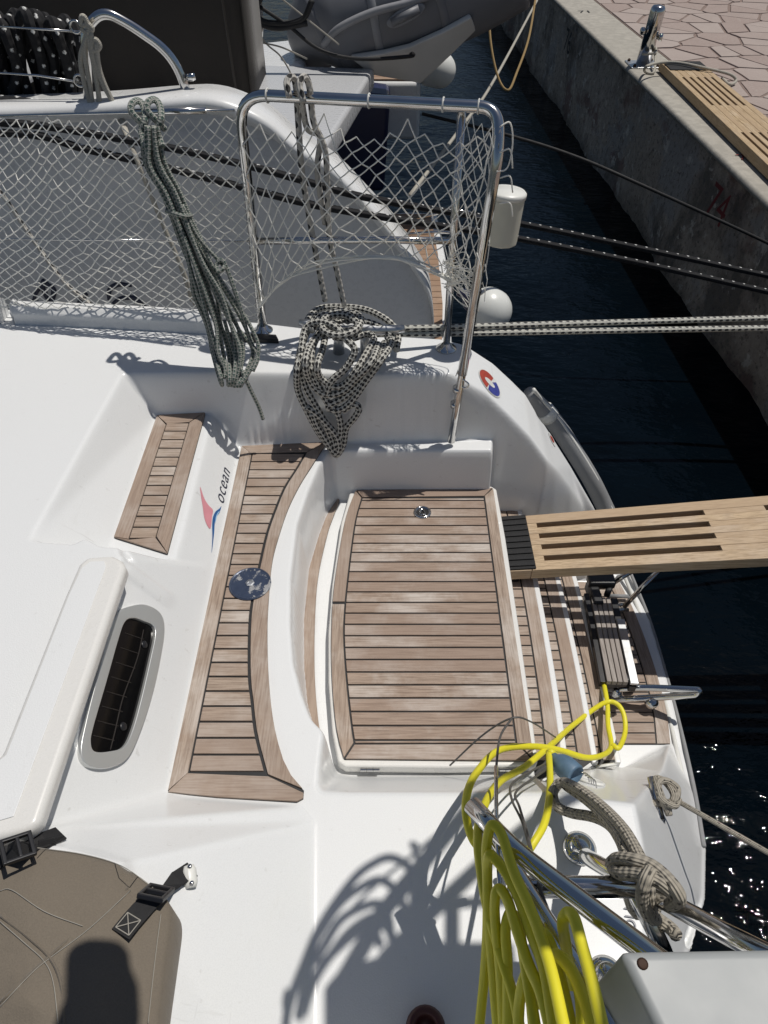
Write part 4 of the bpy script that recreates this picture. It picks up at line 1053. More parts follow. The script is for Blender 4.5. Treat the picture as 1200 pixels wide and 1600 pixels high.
# ================================================================== yellow shore cable
cab = empty('yellow_cable', U(790, 1500, ZC), 'bright yellow shore power cable looped over the near stern rail and trailing down the steps', 'cable')
def z3(x, y): return (700 + x * .3, 1120 + y * .3)
def z8(x, y): return (780 + x * .35, 720 + y * .35)
HR = .0076
cables = [
    [(z8(410, 740), Z3 + .03), (z8(430, 820), Z3 + .02), (z8(460, 960), Z3 + .015), (z8(482, 1080), Z3 + .05), (z8(486, 1180), Z3 + .06), (z8(500, 1270), -.72), (z8(470, 1310), -.62), (z8(390, 1325), -.52), (z8(270, 1292), -.44), (z8(150, 1275), -.36), (z8(0, 1292), -.25), (z3(150, 290), -.16), (z3(100, 400), -.11), (z3(95, 520), -.09), (z3(130, 640), -.10), (z3(200, 710), -.12), (z3(260, 740), -.14)],
    [(z8(505, 1268), -.70), (z8(535, 1280), -.70), (z8(562, 1210), Z3 + .05), (z8(555, 1130), Z3 + .05), (z8(520, 1082), Z3 + .06), (z8(460, 1085), Z3 + .07), (z8(330, 1180), -.62), (z8(235, 1265), -.44), (z3(400, 260), -.30), (z3(280, 330), -.20), (z3(210, 420), -.12), (z3(165, 540), -.06), (z3(155, 650), -.03), (z3(170, 800), -.01), (z3(195, 950), 0.0), (z3(230, 1090), .0), (z3(280, 1260), .0), (z3(340, 1450), .0), (z3(380, 1650), .0)],
    [(z3(525, 185), -.34), (z3(532, 330), -.26), (z3(524, 450), -.2), (z3(500, 560), -.17), (z3(450, 650), -.16), (z3(400, 720), -.17), (z3(330, 760), -.2)],
    [(z3(560, 200), -.36), (z3(540, 185), -.33), (z3(525, 185), -.34)],
    [(z3(160, 1650), -.12), (z3(190, 1350), -.08), (z3(205, 1100), -.03), (z3(205, 850), .03), (z3(200, 700), .07), (z3(215, 590), .10), (z3(240, 565), .11), (z3(282, 620), .11), (z3(340, 800), .12), (z3(420, 980), .14), (z3(485, 1150), .16), (z3(545, 1350), .18), (z3(610, 1650), .2)],
    [(z3(260, 1650), -.1), (z3(235, 1350), -.06), (z3(212, 1050), -.0), (z3(205, 800), .05), (z3(215, 722), .08), (z3(240, 735), .08), (z3(300, 810), .08), (z3(370, 950), .09), (z3(430, 1120), .11), (z3(500, 1310), .14), (z3(560, 1650), .17)],
    [(z3(290, 1650), -.08), (z3(270, 1300), -.02), (z3(245, 1050), .03), (z3(248, 930), .06), (z3(272, 898), .07), (z3(312, 960), .08), (z3(352, 1090), .10), (z3(420, 1290), .12), (z3(485, 1440), .14), (z3(540, 1650), .15)],
    [(z3(640, 1400), .0), (z3(612, 1180), .1), (z3(598, 1090), .15), (z3(606, 1040), .18), (z3(632, 1022), .19), (z3(662, 1062), .20), (z3(702, 1210), .21), (z3(752, 1390), .23), (z3(812, 1650), .24)],
    [(z3(480, 1500), .05), (z3(510, 1300), .11), (z3(560, 1240), .14), (z3(640, 1320), .16), (z3(700, 1450), .18), (z3(765, 1650), .2)],
    [(z3(365, 1650), .0), (z3(372, 1490), .03), (z3(392, 1380), .06), (z3(420, 1330), .07), (z3(440, 1380), .07), (z3(436, 1500), .05), (z3(450, 1650), .03)],
    [(z3(310, 1650), -.06), (z3(310, 1300), .0), (z3(300, 1100), .03), (z3(330, 1020), .05), (z3(372, 1120), .08), (z3(420, 1400), .1), (z3(460, 1650), .1)],
    [(z3(700, 1650), .12), (z3(690, 1460), .13), (z3(650, 1330), .14), (z3(600, 1260), .14), (z3(570, 1290), .13), (z3(590, 1420), .12), (z3(640, 1650), .1)],
    [(z3(650, 1650), .1), (z3(600, 1420), .12), (z3(540, 1200), .12), (z3(500, 1130), .12), (z3(478, 1150), .1), (z3(500, 1300), .08), (z3(540, 1500), .08), (z3(560, 1650), .08)],
]
for L in cables: rope('cable_run', [U(a[0], a[1], lift(z_)) for a, z_ in L], HR, M['yellow'], cab, 8, 12)
pl0, pl1 = U(873, 1190, -.33), U(905, 1216, -.31); d = (pl1 - pl0).normalized()
MB().lathe(pl0 - d * .01, [(.010, -.02), (.013, 0), (.022, .012), (.027, .03), (.026, .06), (.022, .066), (.020, .05)], 20, d).build('plug', M['blue_plug'], cab, smooth=True)
for k in range(4): rope('plug_clip', [pl1 + Vector((.0, .012, .012)) + d * (.004 + .007 * k), pl1 + Vector((.01, .004, .020)) + d * (.007 + .007 * k), pl1 + Vector((.016, -.010, .008)) + d * (.004 + .007 * k)], .0014, M['steel'], cab, 5, 6)
# thin dark wire looped over the rail
wr = empty('thin_wire', U(850, 1350, ZC), 'thin dark wire springing up over the hatch corner and hooked to the near rail', 'wire')
rope('wire_run', [U(703, 1196, ZH + .02), U(755, 1148, -.25), U(800, 1122, -.16), U(830, 1128, -.22), U(868, 1152, -.45)], .0022, M['wire'], wr, 8, 6)
rope('wire_run', [U(800, 1122, -.16), U(782, 1150, -.12), U(776, 1192, -.07), U(775, 1230, -.03), U(776, 1290, .03)], .0026, M['wire'], wr, 8, 6)
rope('wire_run', [U(868, 1186, -.35), U(830, 1205, -.25), U(800, 1225, -.15), U(800, 1250, -.10), U(818, 1290, -.05), U(838, 1370, .05), U(850, 1410, .08)], .0026, M['wire'], wr, 8, 6)
rope('wire_run', [U(872, 1190, -.35), U(835, 1215, -.24), U(806, 1238, -.14), U(812, 1262, -.08), U(826, 1310, .0), U(842, 1380, .07), U(856, 1420, .09), U(870, 1450, .09)], .0026, M['wire'], wr, 8, 6)

# beige stern line made fast to the near rail
bl = empty('beige_stern_line', U(990, 1380, ZC), 'beige flecked rope knotted round the near stern rail beside the yellow cable', 'rope')
BR_ = .0105
def z4b(x, y): return (840 + x * .3, 1150 + y * .3)
for L in ([(z4b(105, 250), -.22), (z4b(80, 300), -.22), (z4b(100, 365), -.22), (z4b(170, 400), -.21), (z4b(280, 420), -.18), (z4b(370, 460), -.14), (z4b(430, 540), -.09), (z4b(470, 640), -.04), (z4b(500, 730), -.03), (z4b(540, 840), -.05), (z4b(600, 930), -.08), (z4b(690, 1000), -.08), (z4b(720, 1035), -.07)],
          [(z4b(105, 250), -.20), (z4b(150, 245), -.19), (z4b(250, 300), -.16), (z4b(360, 390), -.12), (z4b(450, 490), -.07), (z4b(510, 590), -.03), (z4b(550, 680), .0), (z4b(575, 760), -.02), (z4b(585, 860), -.05), (z4b(610, 900), -.10)],
          [(z4b(150, 260), -.21), (z4b(250, 330), -.17), (z4b(350, 420), -.13), (z4b(430, 520), -.08), (z4b(480, 620), -.06)],
          [(z4b(400, 700), -.06), (z4b(385, 665), -.03), (z4b(420, 640), .0), (z4b(500, 645), .03), (z4b(580, 670), .04), (z4b(650, 720), .05), (z4b(720, 800), .06), (z4b(735, 850), .04), (z4b(690, 880), .0)],
          [(z4b(740, 860), .02), (z4b(700, 810), .05), (z4b(620, 750), .05), (z4b(520, 720), .03), (z4b(430, 715), .0), (z4b(395, 690), -.04), (z4b(430, 665), -.06)],
          [(z4b(590, 700), .05), (z4b(560, 760), .05), (z4b(545, 840), .02), (z4b(575, 930), -.04), (z4b(620, 960), -.08)],
          [(z4b(480, 740), -.03), (z4b(475, 800), -.05), (z4b(490, 880), -.09), (z4b(520, 925), -.12)]):
    rope('strand', [U(a[0], a[1], lift(z_)) for a, z_ in L], BR_, M['rope_beige'], bl, 8, 10)
# line from the port cleat to the quay
ln2 = empty('stern_line', pc, 'thin grey line knotted on the small stern cleat and running out over the water', 'rope')
rope('strand', [pc + Vector(p) for p in ((-.13, -.045, .10), (-.08, -.03, .07), (-.03, -.02, .05), (.01, -.02, .06), (.03, .01, .06), (.01, .03, .06), (-.015, .02, .07), (-.02, -.015, .07), (.01, -.03, .06), (.03, -.01, .05))], .0085, M['rope_beige'], ln2, 8, 10)
rope('strand', [pc + Vector(p) for p in ((.0, -.04, .04), (-.02, .0, .075), (-.01, .04, .05), (.012, .03, .05), (.015, -.01, .065), (0, -.03, .05))], .0085, M['rope_beige'], ln2, 8, 10, closed=True)
p0 = pc + Vector((.02, -.01, .05)); p1 = U(1205, 1342, -.36); pe = U(1200 + 2 * 170, 1342 + 2 * 82, ZQ)
if pe.x < 2.4: pe = p0 + (pe - p0) * ((2.4 - p0.x) / (pe.x - p0.x))
for _k in range(1): pass; rope('strand', [lerp(p0, pe, k / 60) - Vector((0, 0, .05 * math.sin(math.pi * k / 60))) for k in range(61)], .0062, M['rope_beige'], ln2, 1, 8, smooth_path=False)
rope('strand', [pc + Vector((-.005, -.03, .02)), U(1045, 1320, -.52), U(1054, 1342, -.60), U(1080, 1350, -.70), U(1097, 1368, -.80)], .0016, M['wire'], ln2, 8, 6)

# ================================================================== grey box, canvas cover, small red thing
def zbox(P, z0, z1): return prism_geo([Vector((p.x, p.y, z0)) for p in P], (0, 0, z1 - z0))
bz = .30
P = [U(954, 1478, bz), U(1420, 1470, bz), U(1420, 1800, bz), U(1110, 1800, bz)]
v, f = prism_geo([p - Vector((0, 0, .16)) + (sum(P, Vector()) / 4 - p) * .05 for p in P], (0, 0, .16))
n4 = 4
gb = obj('grey_box', v, f, M['grey_box'], bevel=.012, seg=4); tag(gb, 'grey plastic box with a rusty screw, clamped on the near rail at the lower right', 'box')
sc_ = U(1004, 1506, bz + .0002); MB().lathe(sc_, [(.0065, 0), (.0065, .0008), (.004, .0012)], 14).build('screw', M['rust'], gb, smooth=True)
MB().box(gb.location + Vector((.05, -.02, -.06)), (.06, .08, .16)).build('bracket', M['alu'], gb, bevel=.004)
# canvas cover
cv_out = [(-120, 1335), (20, 1325), (60, 1318), (120, 1326), (190, 1346), (225, 1368), (250, 1390), (260, 1415), (252, 1480), (235, 1620), (225, 1760), (-260, 1760)]
cz = .035
vs, fs = [], []
outp = catmull([U(a, b, cz) for a, b in cv_out], 4, True); no = len(outp); cen = U(40, 1560, cz)
rings = [0, .04, .12, .25, .45, .7, .9]
for r_ in rings:
    for k, p in enumerate(outp):
        q = lerp(p, cen, r_); h = .012 + .024 * (1 - math.exp(-r_ * 6)); h += .006 * math.sin(q.x * 31 + q.y * 17) * min(1, r_ * 4) + .005 * math.sin(q.y * 43 - q.x * 9) * min(1, r_ * 4)
        vs.append(Vector((q.x, q.y, max(height(q.x, q.y), -.02) + h)))
for i in range(len(rings) - 1):
    for k in range(no): a, b = i * no + k, i * no + (k + 1) % no; fs.append((a, b, b + no, a + no))
vs.append(Vector((cen.x, cen.y, height(cen.x, cen.y) + .055))); fs += [((len(rings) - 1) * no + k, (len(rings) - 1) * no + (k + 1) % no, len(vs) - 1) for k in range(no)]
skirt = len(vs)
for p in outp: vs.append(Vector((p.x, p.y, height(p.x, p.y) - .004)))
for k in range(no): fs.append((k, skirt + k, skirt + (k + 1) % no, (k + 1) % no))
cov = obj('canvas_cover', vs, fs, M['canvas'], smooth=True); tag(cov, 'taupe canvas cover strapped down at the lower left corner', 'cover')
def cz_at(u, v):
    p = U(u, v, .06); return p
import mathutils
bm_ = mathutils.bvhtree.BVHTree.FromPolygons([tuple(v) for v in vs], fs)
def on_cov(u, v, h=.0015):
    hit = bm_.ray_cast(CAMP, ray(u, v).normalized()); p = hit[0] if hit[0] else U(u, v, .05); return p + Vector((0, 0, h))
def stitch(px):
    P = catmull([on_cov(a, b) for a, b in px], 6)
    P = [on_cov(600 + F_PX * p.x / (p.y * CP - (p.z - CAM_Z) * SP), 800 - F_PX * (p.y * SP + (p.z - CAM_Z) * CP) / (p.y * CP - (p.z - CAM_Z) * SP), .0016) for p in P]
    MB().tube(P, .0008, 5).build('stitching', M['thread'], cov, smooth=True)
def seam(px):
    P = catmull([on_cov(a, b, .0005) for a, b in px], 6); MB().tube(P, .0024, 6).build('seam', M['canvas'], cov, smooth=True)
for L in ([(60, 1326), (130, 1336), (190, 1354), (240, 1388)], [(0, 1393), (20, 1392), (70, 1425), (130, 1448)], [(0, 1440), (40, 1475), (70, 1503), (84, 1535), (92, 1600)], [(0, 1575), (50, 1522), (80, 1497), (140, 1452), (205, 1392)], [(252, 1430), (243, 1500), (232, 1600)]): stitch(L)
for L in ([(0, 1430), (45, 1465), (78, 1497), (95, 1535), (100, 1600)], [(0, 1567), (78, 1494), (200, 1388)]): seam(L)
def strap(name, px, zf, w, label, cat):
    st = empty(name, zf(*px[-1]), label, cat)
    P = [zf(a, b) for a, b in px]; vs, fs = [], []
    for i, p in enumerate(P):
        d = (P[min(i + 1, len(P) - 1)] - P[max(i - 1, 0)]).normalized(); s_ = d.cross(Vector((0, 0, 1))).normalized() * w / 2
        vs += [p - s_, p + s_]
    fs = [(2 * i, 2 * i + 1, 2 * i + 3, 2 * i + 2) for i in range(len(P) - 1)]
    obj('webbing', vs, fs, M['webbing'], st, solid=.003); return st, P
def sz(u, v):
    if u < 250: p = on_cov(u, v, .006); return p
    p = U(u, v, -.03)
    for _ in range(10): p = U(u, v, height(p.x, p.y) + .006)
    return p
s1, P = strap('tie_down_strap', [(190, 1462), (206, 1442), (222, 1424), (244, 1403), (258, 1388), (276, 1372), (300, 1358)], sz, .034, 'black webbing strap with buckle holding the canvas corner to a white deck eye', 'strap')
def buckle(P, i, st):
    d = (P[i + 1] - P[i - 1]).normalized(); s_ = d.cross(Vector((0, 0, 1))).normalized(); n = s_.cross(d); Mx = Matrix((d, s_, n)).transposed(); c = P[i] + n * .006
    mb = MB()
    for a, b, l, w in ((-.021, 0, .007, .044), (.021, 0, .007, .044), (0, -.019, .040, .006), (0, .019, .040, .006), (.002, 0, .006, .036)): mb.box(c + d * a + s_ * b, (l, w, .008), Mx)
    mb.build('buckle', M['black'], st, bevel=.0015)
buckle(P, 3, s1)
cS = lerp(P[0], P[1], .75); dS = (P[1] - P[0]).normalized(); sS = dS.cross(Vector((0, 0, 1))).normalized(); nS = sS.cross(dS)
cr = [cS + dS * (a * .013) + sS * (b * .013) + nS * .0032 for a, b in ((-1, -1), (1, -1), (1, 1), (-1, 1))]
for a, b in ((0, 1), (1, 2), (2, 3), (3, 0), (0, 2), (1, 3)): MB().tube([cr[a], cr[b]], .0008, 5).build('stitching', M['thread'], s1)
def eye(u, v, st):
    c = sz(u, v); e0, e1 = sz(u - 1, v - 17), sz(u + 3, v + 17); dd = (e1 - e0).normalized(); MB().tube([e0, lerp(e0, e1, .2), lerp(e0, e1, .8), e1], [.009, .012, .012, .009], 14).build('deck_eye', M['white_pl'], st, smooth=True)
    for p in (lerp(e0, e1, .12), lerp(e0, e1, .88)): MB().lathe(p + Vector((.003, 0, .011)), [(.0045, 0), (.003, .0016)], 10).build('screw', M['steel'], st, smooth=True)
eye(296, 1370, s1)
def sz2(u, v):
    p = U(u, v, -.0)
    if v > 1325: return on_cov(u, v, .008)
    for _ in range(10): p = U(u, v, height(p.x, p.y) + .012)
    return p
s2_, P = strap('tie_down_strap', [(-30, 1365), (-5, 1350), (14, 1338), (30, 1331), (50, 1322), (70, 1312), (95, 1302)], sz2, .032, 'black webbing strap with buckle at the left edge below the bench lid', 'strap')
buckle(P, 3, s2_)
for a, b in ((100, 1306), (88, 1316)):
    e = [sz2(60, 1318), sz2(80, 1314), sz2(a, b)]; MB().tube(e, [.006, .006, .001], 4).build('webbing_tail', M['webbing'], s2_)
rc = U(664, 1596, ZC + .02)
mb = MB().lathe(U(664, 1612, ZC), [(.028, 0), (.034, .012), (.034, .030), (.026, .040), (.018, .036), (.016, .02), (0, .018)], 24).build('rubber_cup', M['red'], smooth=True); tag(mb, 'dark red rubber cup standing on the shaded deck at the bottom edge', 'cup')
# ================================================================== the yacht alongside
nb = empty('neighbour_yacht', Vector((-.6, 3.4, ZW)), 'grey-white yacht alongside behind the net, its hull side filling the upper left', 'yacht')
top_px = [(-260, 202), (-60, 196), (150, 188), (280, 178), (335, 178), (382, 192), (423, 214), (465, 250), (519, 283), (573, 336), (607, 374), (648, 428), (670, 468), (677, 508), (678, 560)]
Yh = 2.78
tp = catmull([UY(a, b, Yh) for a, b in top_px], 4)
# side: vertical strips from rail to below the water, bulging a little, with a rolled white top
vs, fs = [], []
rows = 14
for p in tp:
    for k in range(rows):
        t = k / (rows - 1); z_ = lerp(p.z, ZW - .2, t); vs.append(Vector((p.x - .10 * t * t, Yh + .03 - .10 * math.sin(math.pi * min(1, t * 1.2)) * .5 + .16 * t * t, z_)))
for i in range(len(tp) - 1):
    for k in range(rows - 1): fs.append((i * rows + k, i * rows + k + 1, (i + 1) * rows + k + 1, (i + 1) * rows + k))
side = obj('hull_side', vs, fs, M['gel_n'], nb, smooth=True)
vs, fs = [], []; prof = [(.030, -.012), (.0, .012), (-.004, .030), (.014, .046), (.06, .052), (.17, .050), (.20, .03), (.20, -.25)]
for p in tp:
    for a, b in prof: vs.append(Vector((p.x, Yh + a, p.z + b)))
n8 = len(prof)
for i in range(len(tp) - 1):
    for k in range(n8 - 1): fs.append((i * n8 + k, (i + 1) * n8 + k, (i + 1) * n8 + k + 1, i * n8 + k + 1))
obj('gunwale', vs, fs, M['gel_s'], nb, smooth=True)
vs = [Vector((-3.2, Yh + .2, .38)), Vector((-.25, Yh + .2, .30)), Vector((-.05, 4.3, .30)), Vector((-3.2, 4.3, .38))]
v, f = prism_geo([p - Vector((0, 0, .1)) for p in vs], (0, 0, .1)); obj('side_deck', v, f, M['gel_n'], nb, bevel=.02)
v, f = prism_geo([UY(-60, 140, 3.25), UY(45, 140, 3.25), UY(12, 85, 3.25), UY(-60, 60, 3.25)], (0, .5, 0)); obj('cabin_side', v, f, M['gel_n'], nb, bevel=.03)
# after end: swim platform with boards
zp = -.46
pl = [U(560, 338, zp), U(640, 330, zp), U(683, 333, zp), U(697, 400, zp), U(706, 480, zp), U(706, 560, zp), U(560, 560, zp)]
v, f = prism_geo([p - Vector((0, 0, .5)) for p in pl], (0, 0, .5)); npf = obj('swim_platform', v, f, M['gel_s'], nb, bevel=.02, seg=3)
y_lo, y_hi = U(600, 540, zp).y, U(640, 337, zp).y; n = 24
edge_r = sorted([(p.x, p.y) for p in pl[2:6]], key=lambda p: p[1])
for i in range(n):
    a, b = lerp(y_lo, y_hi, i / n) + .0022, lerp(y_lo, y_hi, (i + 1) / n) - .0022
    xr = lambda y: xat(edge_r, y) - .045; x0_ = .0
    v, f = prism_geo([Vector((x0_, a, zp + .004)), Vector((xr(a), a, zp + .004)), Vector((xr(b), b, zp + .004)), Vector((x0_, b, zp + .004))], (0, 0, .008)); obj('plank', v, f, M['teakn'], npf)
v, f = prism_geo([Vector((.0, y_lo, zp + .001)), Vector((edge_r[0][0] - .05, y_lo, zp + .001)), Vector((edge_r[-1][0] - .05, y_hi, zp + .001)), Vector((0, y_hi, zp + .001))], (0, 0, .006)); obj('caulking', v, f, M['caulk_w'], npf)
MB().tube(fillet([U(560, 372, zp + .03), U(690, 362, zp + .05), U(720, 366, zp + .05)], .03), .010, 10).build('ladder_tube', ST, npf, smooth=True)
MB().tube(fillet([U(600, 352, zp + .03), U(700, 330, zp + .10), U(735, 332, zp + .12)], .03), .010, 10).build('ladder_tube', ST, npf, smooth=True)
# hull lettering, only its lower strokes show between the meshes
ink = [[(52, 470), (60, 452), (72, 445), (84, 452), (80, 470), (66, 478), (58, 470)], [(64, 440), (70, 456), (76, 470)], [(66, 436), (72, 442), (78, 446)], [(118, 486), (126, 470), (136, 458)], [(170, 468), (172, 452), (186, 444), (206, 446)], [(172, 478), (190, 466), (212, 466), (226, 480), (230, 492)]]
for L in ink:
    P = catmull([UY(a, b, 2.70) for a, b in L], 6); 
    bv = mathutils.bvhtree.BVHTree.FromPolygons([tuple(side.matrix_basis.translation + wloc(nb) + v.co) for v in side.data.vertices], [tuple(p.vertices) for p in side.data.polygons]) if L is ink[0] else bv
    Q_ = []
    for p in P:
        h = bv.ray_cast(CAMP, (p - CAMP).normalized()); Q_.append((h[0] if h[0] else p) + Vector((0, -.002, 0)))
    MB().tube(Q_, [.011 * (.5 + .5 * math.sin(math.pi * (i + 1) / (len(Q_) + 1))) for i in range(len(Q_))], 8).build('lettering', M['ink'], side, smooth=True)
# stern gate rail of the neighbour
g = fillet([UY(140, 190, 2.86), UY(132, 45, 2.86), UY(160, 16, 2.87), UY(200, 36, 2.88), UY(272, 86, 2.90), UY(300, 168, 2.90)], .10, 8)
gr_ = MB().tube(g, .0165, 16).build('gate_rail', ST, nb, smooth=True)
MB().lathe(UY(292, 121, 2.89), [(.012, 0), (.014, .02), (.010, .03)], 12, (1, 0, .1)).build('gate_fitting', ST, gr_, smooth=True)
MB().tube([UY(-120, 106, 2.9), UY(60, 118, 2.88), UY(134, 130, 2.86)], .0035, 8).build('lifeline', ST, nb, smooth=True); MB().tube([UY(-20, 40, 2.9), UY(130, 50, 2.86)], .0035, 8).build('lifeline', ST, nb, smooth=True)
for c in ((118, 42), (124, 126)): MB().tube([UY(*c, 2.86) + Vector((.018 * math.cos(t), 0, .018 * math.sin(t))) for t in np.linspace(0, 6.283, 18)[:-1]], .004, 8, True).build('ring', ST, gr_, smooth=True)
# beige hank on that rail
hk = empty('cream_rope_hank', UY(160, 180, 2.82), 'cream cord hanked on the bent stainless rail at the upper left', 'rope')
for L in ([(126, 40), (128, 26), (134, 30), (138, 50), (126, 90), (132, 130), (142, 165), (150, 178), (156, 165), (150, 120), (144, 80), (140, 55)], [(138, 48), (132, 80), (140, 130), (146, 170), (152, 176), (154, 150), (146, 100), (136, 52)], [(142, 50), (146, 90), (160, 130), (176, 160), (186, 185), (210, 240), (250, 340), (285, 420), (306, 478)], [(150, 66), (156, 110), (172, 150), (188, 180), (214, 250), (252, 345), (280, 410), (300, 470)], [(126, 44), (134, 50), (144, 46), (138, 38), (128, 40)], [(142, 66), (150, 62), (156, 72), (148, 80), (142, 72)]):
    rope('strand', [UY(a, b, 2.82 if b < 200 else 2.66) for a, b in L], .0085, M['rope_cream'], hk, 7, 8)
# faded diagonal line hanging down the neighbour's side at the far left
dl = rope('flecked_side_line', [UY(-60, 240, 2.60), UY(0, 300, 2.58), UY(50, 372, 2.55), UY(100, 440, 2.45), UY(150, 482, 2.36)], .008, M['rope_wbk'], None, 12, 8); tag(dl, 'flecked rope slanting down the far left behind the net', 'rope')
# heap of black rope
hp_ = empty('black_rope_heap', UY(80, 185, 3.0), 'thick black rope with white flecks heaped over the rail at the upper left corner', 'rope')
rg = random.Random(31)
for k in range(26):
    x0_ = -70 + 7.6 * k + rg.uniform(-5, 5); y0_ = 26 + .0012 * (x0_ - 40) ** 2 + rg.uniform(-8, 12); Y_ = 2.98 + .028 * (k % 5)
    rope('strand', [UY(x0_ - 14, y0_ + 50 + rg.uniform(-10, 20), Y_ + .05), UY(x0_ - 8, y0_ + 10, Y_ + .02), UY(x0_, y0_, Y_), UY(x0_ + 8, y0_ + 22, Y_ - .02), UY(x0_ + rg.uniform(10, 30), y0_ + 70, Y_), UY(x0_ + rg.uniform(15, 45), 150, Y_), UY(x0_ + rg.uniform(20, 50), 182, Y_)], .019, M['rope_blk'], hp_, 6, 9)
for k in range(6): rope('strand', [UY(-80, 150 + 9 * k, 2.9), UY(10, 158 + 8 * k, 2.9), UY(80, 166 + 7 * k, 2.88), UY(150, 178 + 6 * k, 2.86)], .019, M['rope_blk'], hp_, 8, 10)
# two black mooring lines running aft along the neighbour to the quay
for nm, L, lab in (('upper', [(-60, 188, 2.70), (60, 196, 2.69), (160, 212, 2.68), (280, 234, 2.68), (400, 262, 2.65), (480, 284, 2.64), (560, 306, 2.66), (680, 328, 2.85), (800, 347, 3.2), (1000, 388, 3.3), (1200, 431, 3.3), (1420, 478, 3.2)], 'upper of two black white-flecked mooring lines crossing the water to the quay'),
                   ('lower', [(-60, 205, 2.69), (60, 212, 2.68), (130, 232, 2.67), (260, 262, 2.66), (400, 298, 2.63), (480, 318, 2.62), (560, 333, 2.64), (680, 352, 2.80), (800, 371, 3.05), (1000, 411, 3.15), (1200, 456, 3.15), (1420, 506, 3.1)], 'lower of two black white-flecked mooring lines crossing the water to the quay')):
    o = rope('black_mooring_line', [UY(*p) for p in L], .0135, M['rope_blk'], None, 10, 10); tag(o, lab, 'rope', 'black mooring lines')
# brown canvas screen beyond
vs, fs = [], []; nx_c, nz_c = 40, 14
for i in range(nx_c + 1):
    for j in range(nz_c + 1):
        x = lerp(-2.9, -.60, i / nx_c); z_ = lerp(.22, 1.7, j / nz_c); y = 3.62 + .02 * math.sin(x * 9 + z_ * 2) + .012 * math.sin(x * 23) + .12 * (j / nz_c) ** 2; vs.append(Vector((x, y, z_)))
for i in range(nx_c):
    for j in range(nz_c): a = i * (nz_c + 1) + j; fs.append((a, a + nz_c + 1, a + nz_c + 2, a + 1))
cs = empty('canvas_screen', Vector((-1.7, 3.65, .2)), 'dark brown canvas screen behind the bent rail at the top', 'screen')
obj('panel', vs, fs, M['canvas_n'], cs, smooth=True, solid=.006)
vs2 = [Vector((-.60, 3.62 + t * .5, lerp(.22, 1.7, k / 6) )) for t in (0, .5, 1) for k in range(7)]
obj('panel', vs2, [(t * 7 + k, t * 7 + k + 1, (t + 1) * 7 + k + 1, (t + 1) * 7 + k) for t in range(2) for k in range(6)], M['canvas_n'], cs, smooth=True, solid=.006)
for x in (-.66, -1.9): MB().tube([Vector((x, 3.595, .22)), Vector((x - .02, 3.60, 1.0)), Vector((x - .02, 3.66, 1.7))], .005, 6).build('seam', M['canvas_n'], cs, smooth=True)
# white fender and its line on the neighbour's platform
def fender(name, c, r, ln, axis, label, capm, grp):
    e = empty(name, c, label, 'fender', grp)
    pr = [(0, -ln - r)] + [(r * math.cos(t), -ln + r * math.sin(t)) for t in np.linspace(-1.45, 0, 8)] + [(r * math.cos(t), ln + r * math.sin(t)) for t in np.linspace(0, 1.2, 8)]
    MB().lathe(c, pr, 28, axis).build('body', M['fender'], e, smooth=True)
    a = Vector(axis).normalized()
    MB().lathe(c + a * (ln + r * .80), [(r * .60, -.0), (r * .5, .03), (r * .22, .055), (r * .2, .09), (.0, .095)], 20, axis).build('end_cap', M[capm], e, smooth=True)
    return e
fender('round_fender', UY(765, 484, 3.15), .105, .005, (-.8, .1, .45), 'white ball fender with navy end hanging just behind the black-and-white mooring lines', 'navy', 'fenders')
fender('round_fender', UY(680, 108, 5.3), .105, .03, (-.9, .3, .1), 'white fender with navy end beside the hanging dinghy at the top', 'navy', 'fenders')
# canister on the rail
cn = empty('canister', UY(781, 395, 2.08), 'cream plastic canister with a white lid strapped outside the stern rail', 'canister')
c_ = UY(780, 378, 2.08); ax = Vector((.06, .03, 1))
MB().lathe(c_, [(.050, 0), (.053, .004), (.053, .128), (.050, .132)], 12, ax).build('pot', M['cream_pl'], cn, bevel=.001)
MB().lathe(c_ + ax * .131, [(.055, 0), (.055, .012), (.050, .017), (0, .019)], 28, ax).build('lid', M['white_pl'], cn, smooth=True)
MB().box(c_ + Vector((-.055, -.02, .07)), (.05, .02, .03)).build('bracket', M['black'], cn, bevel=.003)
# ================================================================== the boat beyond: stern pedestal, hanging dinghy, platform
b3 = empty('far_yacht', Vector((-.2, 5.2, ZW)), 'white yacht beyond the neighbour with a moulded stern seat and teak platform at the top', 'yacht')
Y3 = 4.3
v, f = prism_geo([UY(355, 330, Y3), UY(520, 330, Y3), UY(500, 220, Y3), UY(474, 106, Y3), UY(470, 100, Y3), UY(357, 112, Y3)], (0, .62, 0)); sb = obj('stern_seat', v, f, M['gel_s'], b3, bevel=.035, seg=4)
for c, r_ in (((397, 100), .04), ((392, 108), .04)): MB().lathe(UY(c[0], c[1], Y3 + .18) , [(r_, 0), (r_, .008), (r_ * .4, .016)], 20).build('deck_filler', M['frame'], sb, smooth=True)
MB().tube([UY(400, 92, 4.5), UY(402, 40, 4.5), UY(396, -60, 4.5)], .032, 14).build('stern_post', ST, b3, smooth=True)
MB().tube([UY(383, 60, 4.5), UY(378, -40, 4.5)], .02, 12).build('stern_post', M['white_pl'], b3, smooth=True)
v, f = prism_geo([UY(430, 300, 4.95), UY(600, 300, 4.95), UY(610, 150, 4.95), UY(430, 130, 4.95)], (0, .3, 0)); obj('hull_side', v, f, M['navy'], b3, bevel=.03)
z3_ = .02
pl3 = [U(515, 92, z3_), U(650, 97, z3_), U(658, 128, z3_), U(522, 128, z3_)]
v, f = prism_geo([p - Vector((0, 0, .35)) for p in pl3], (0, 0, .35)); p3 = obj('swim_platform', v, f, M['gel_s'], b3, bevel=.03)
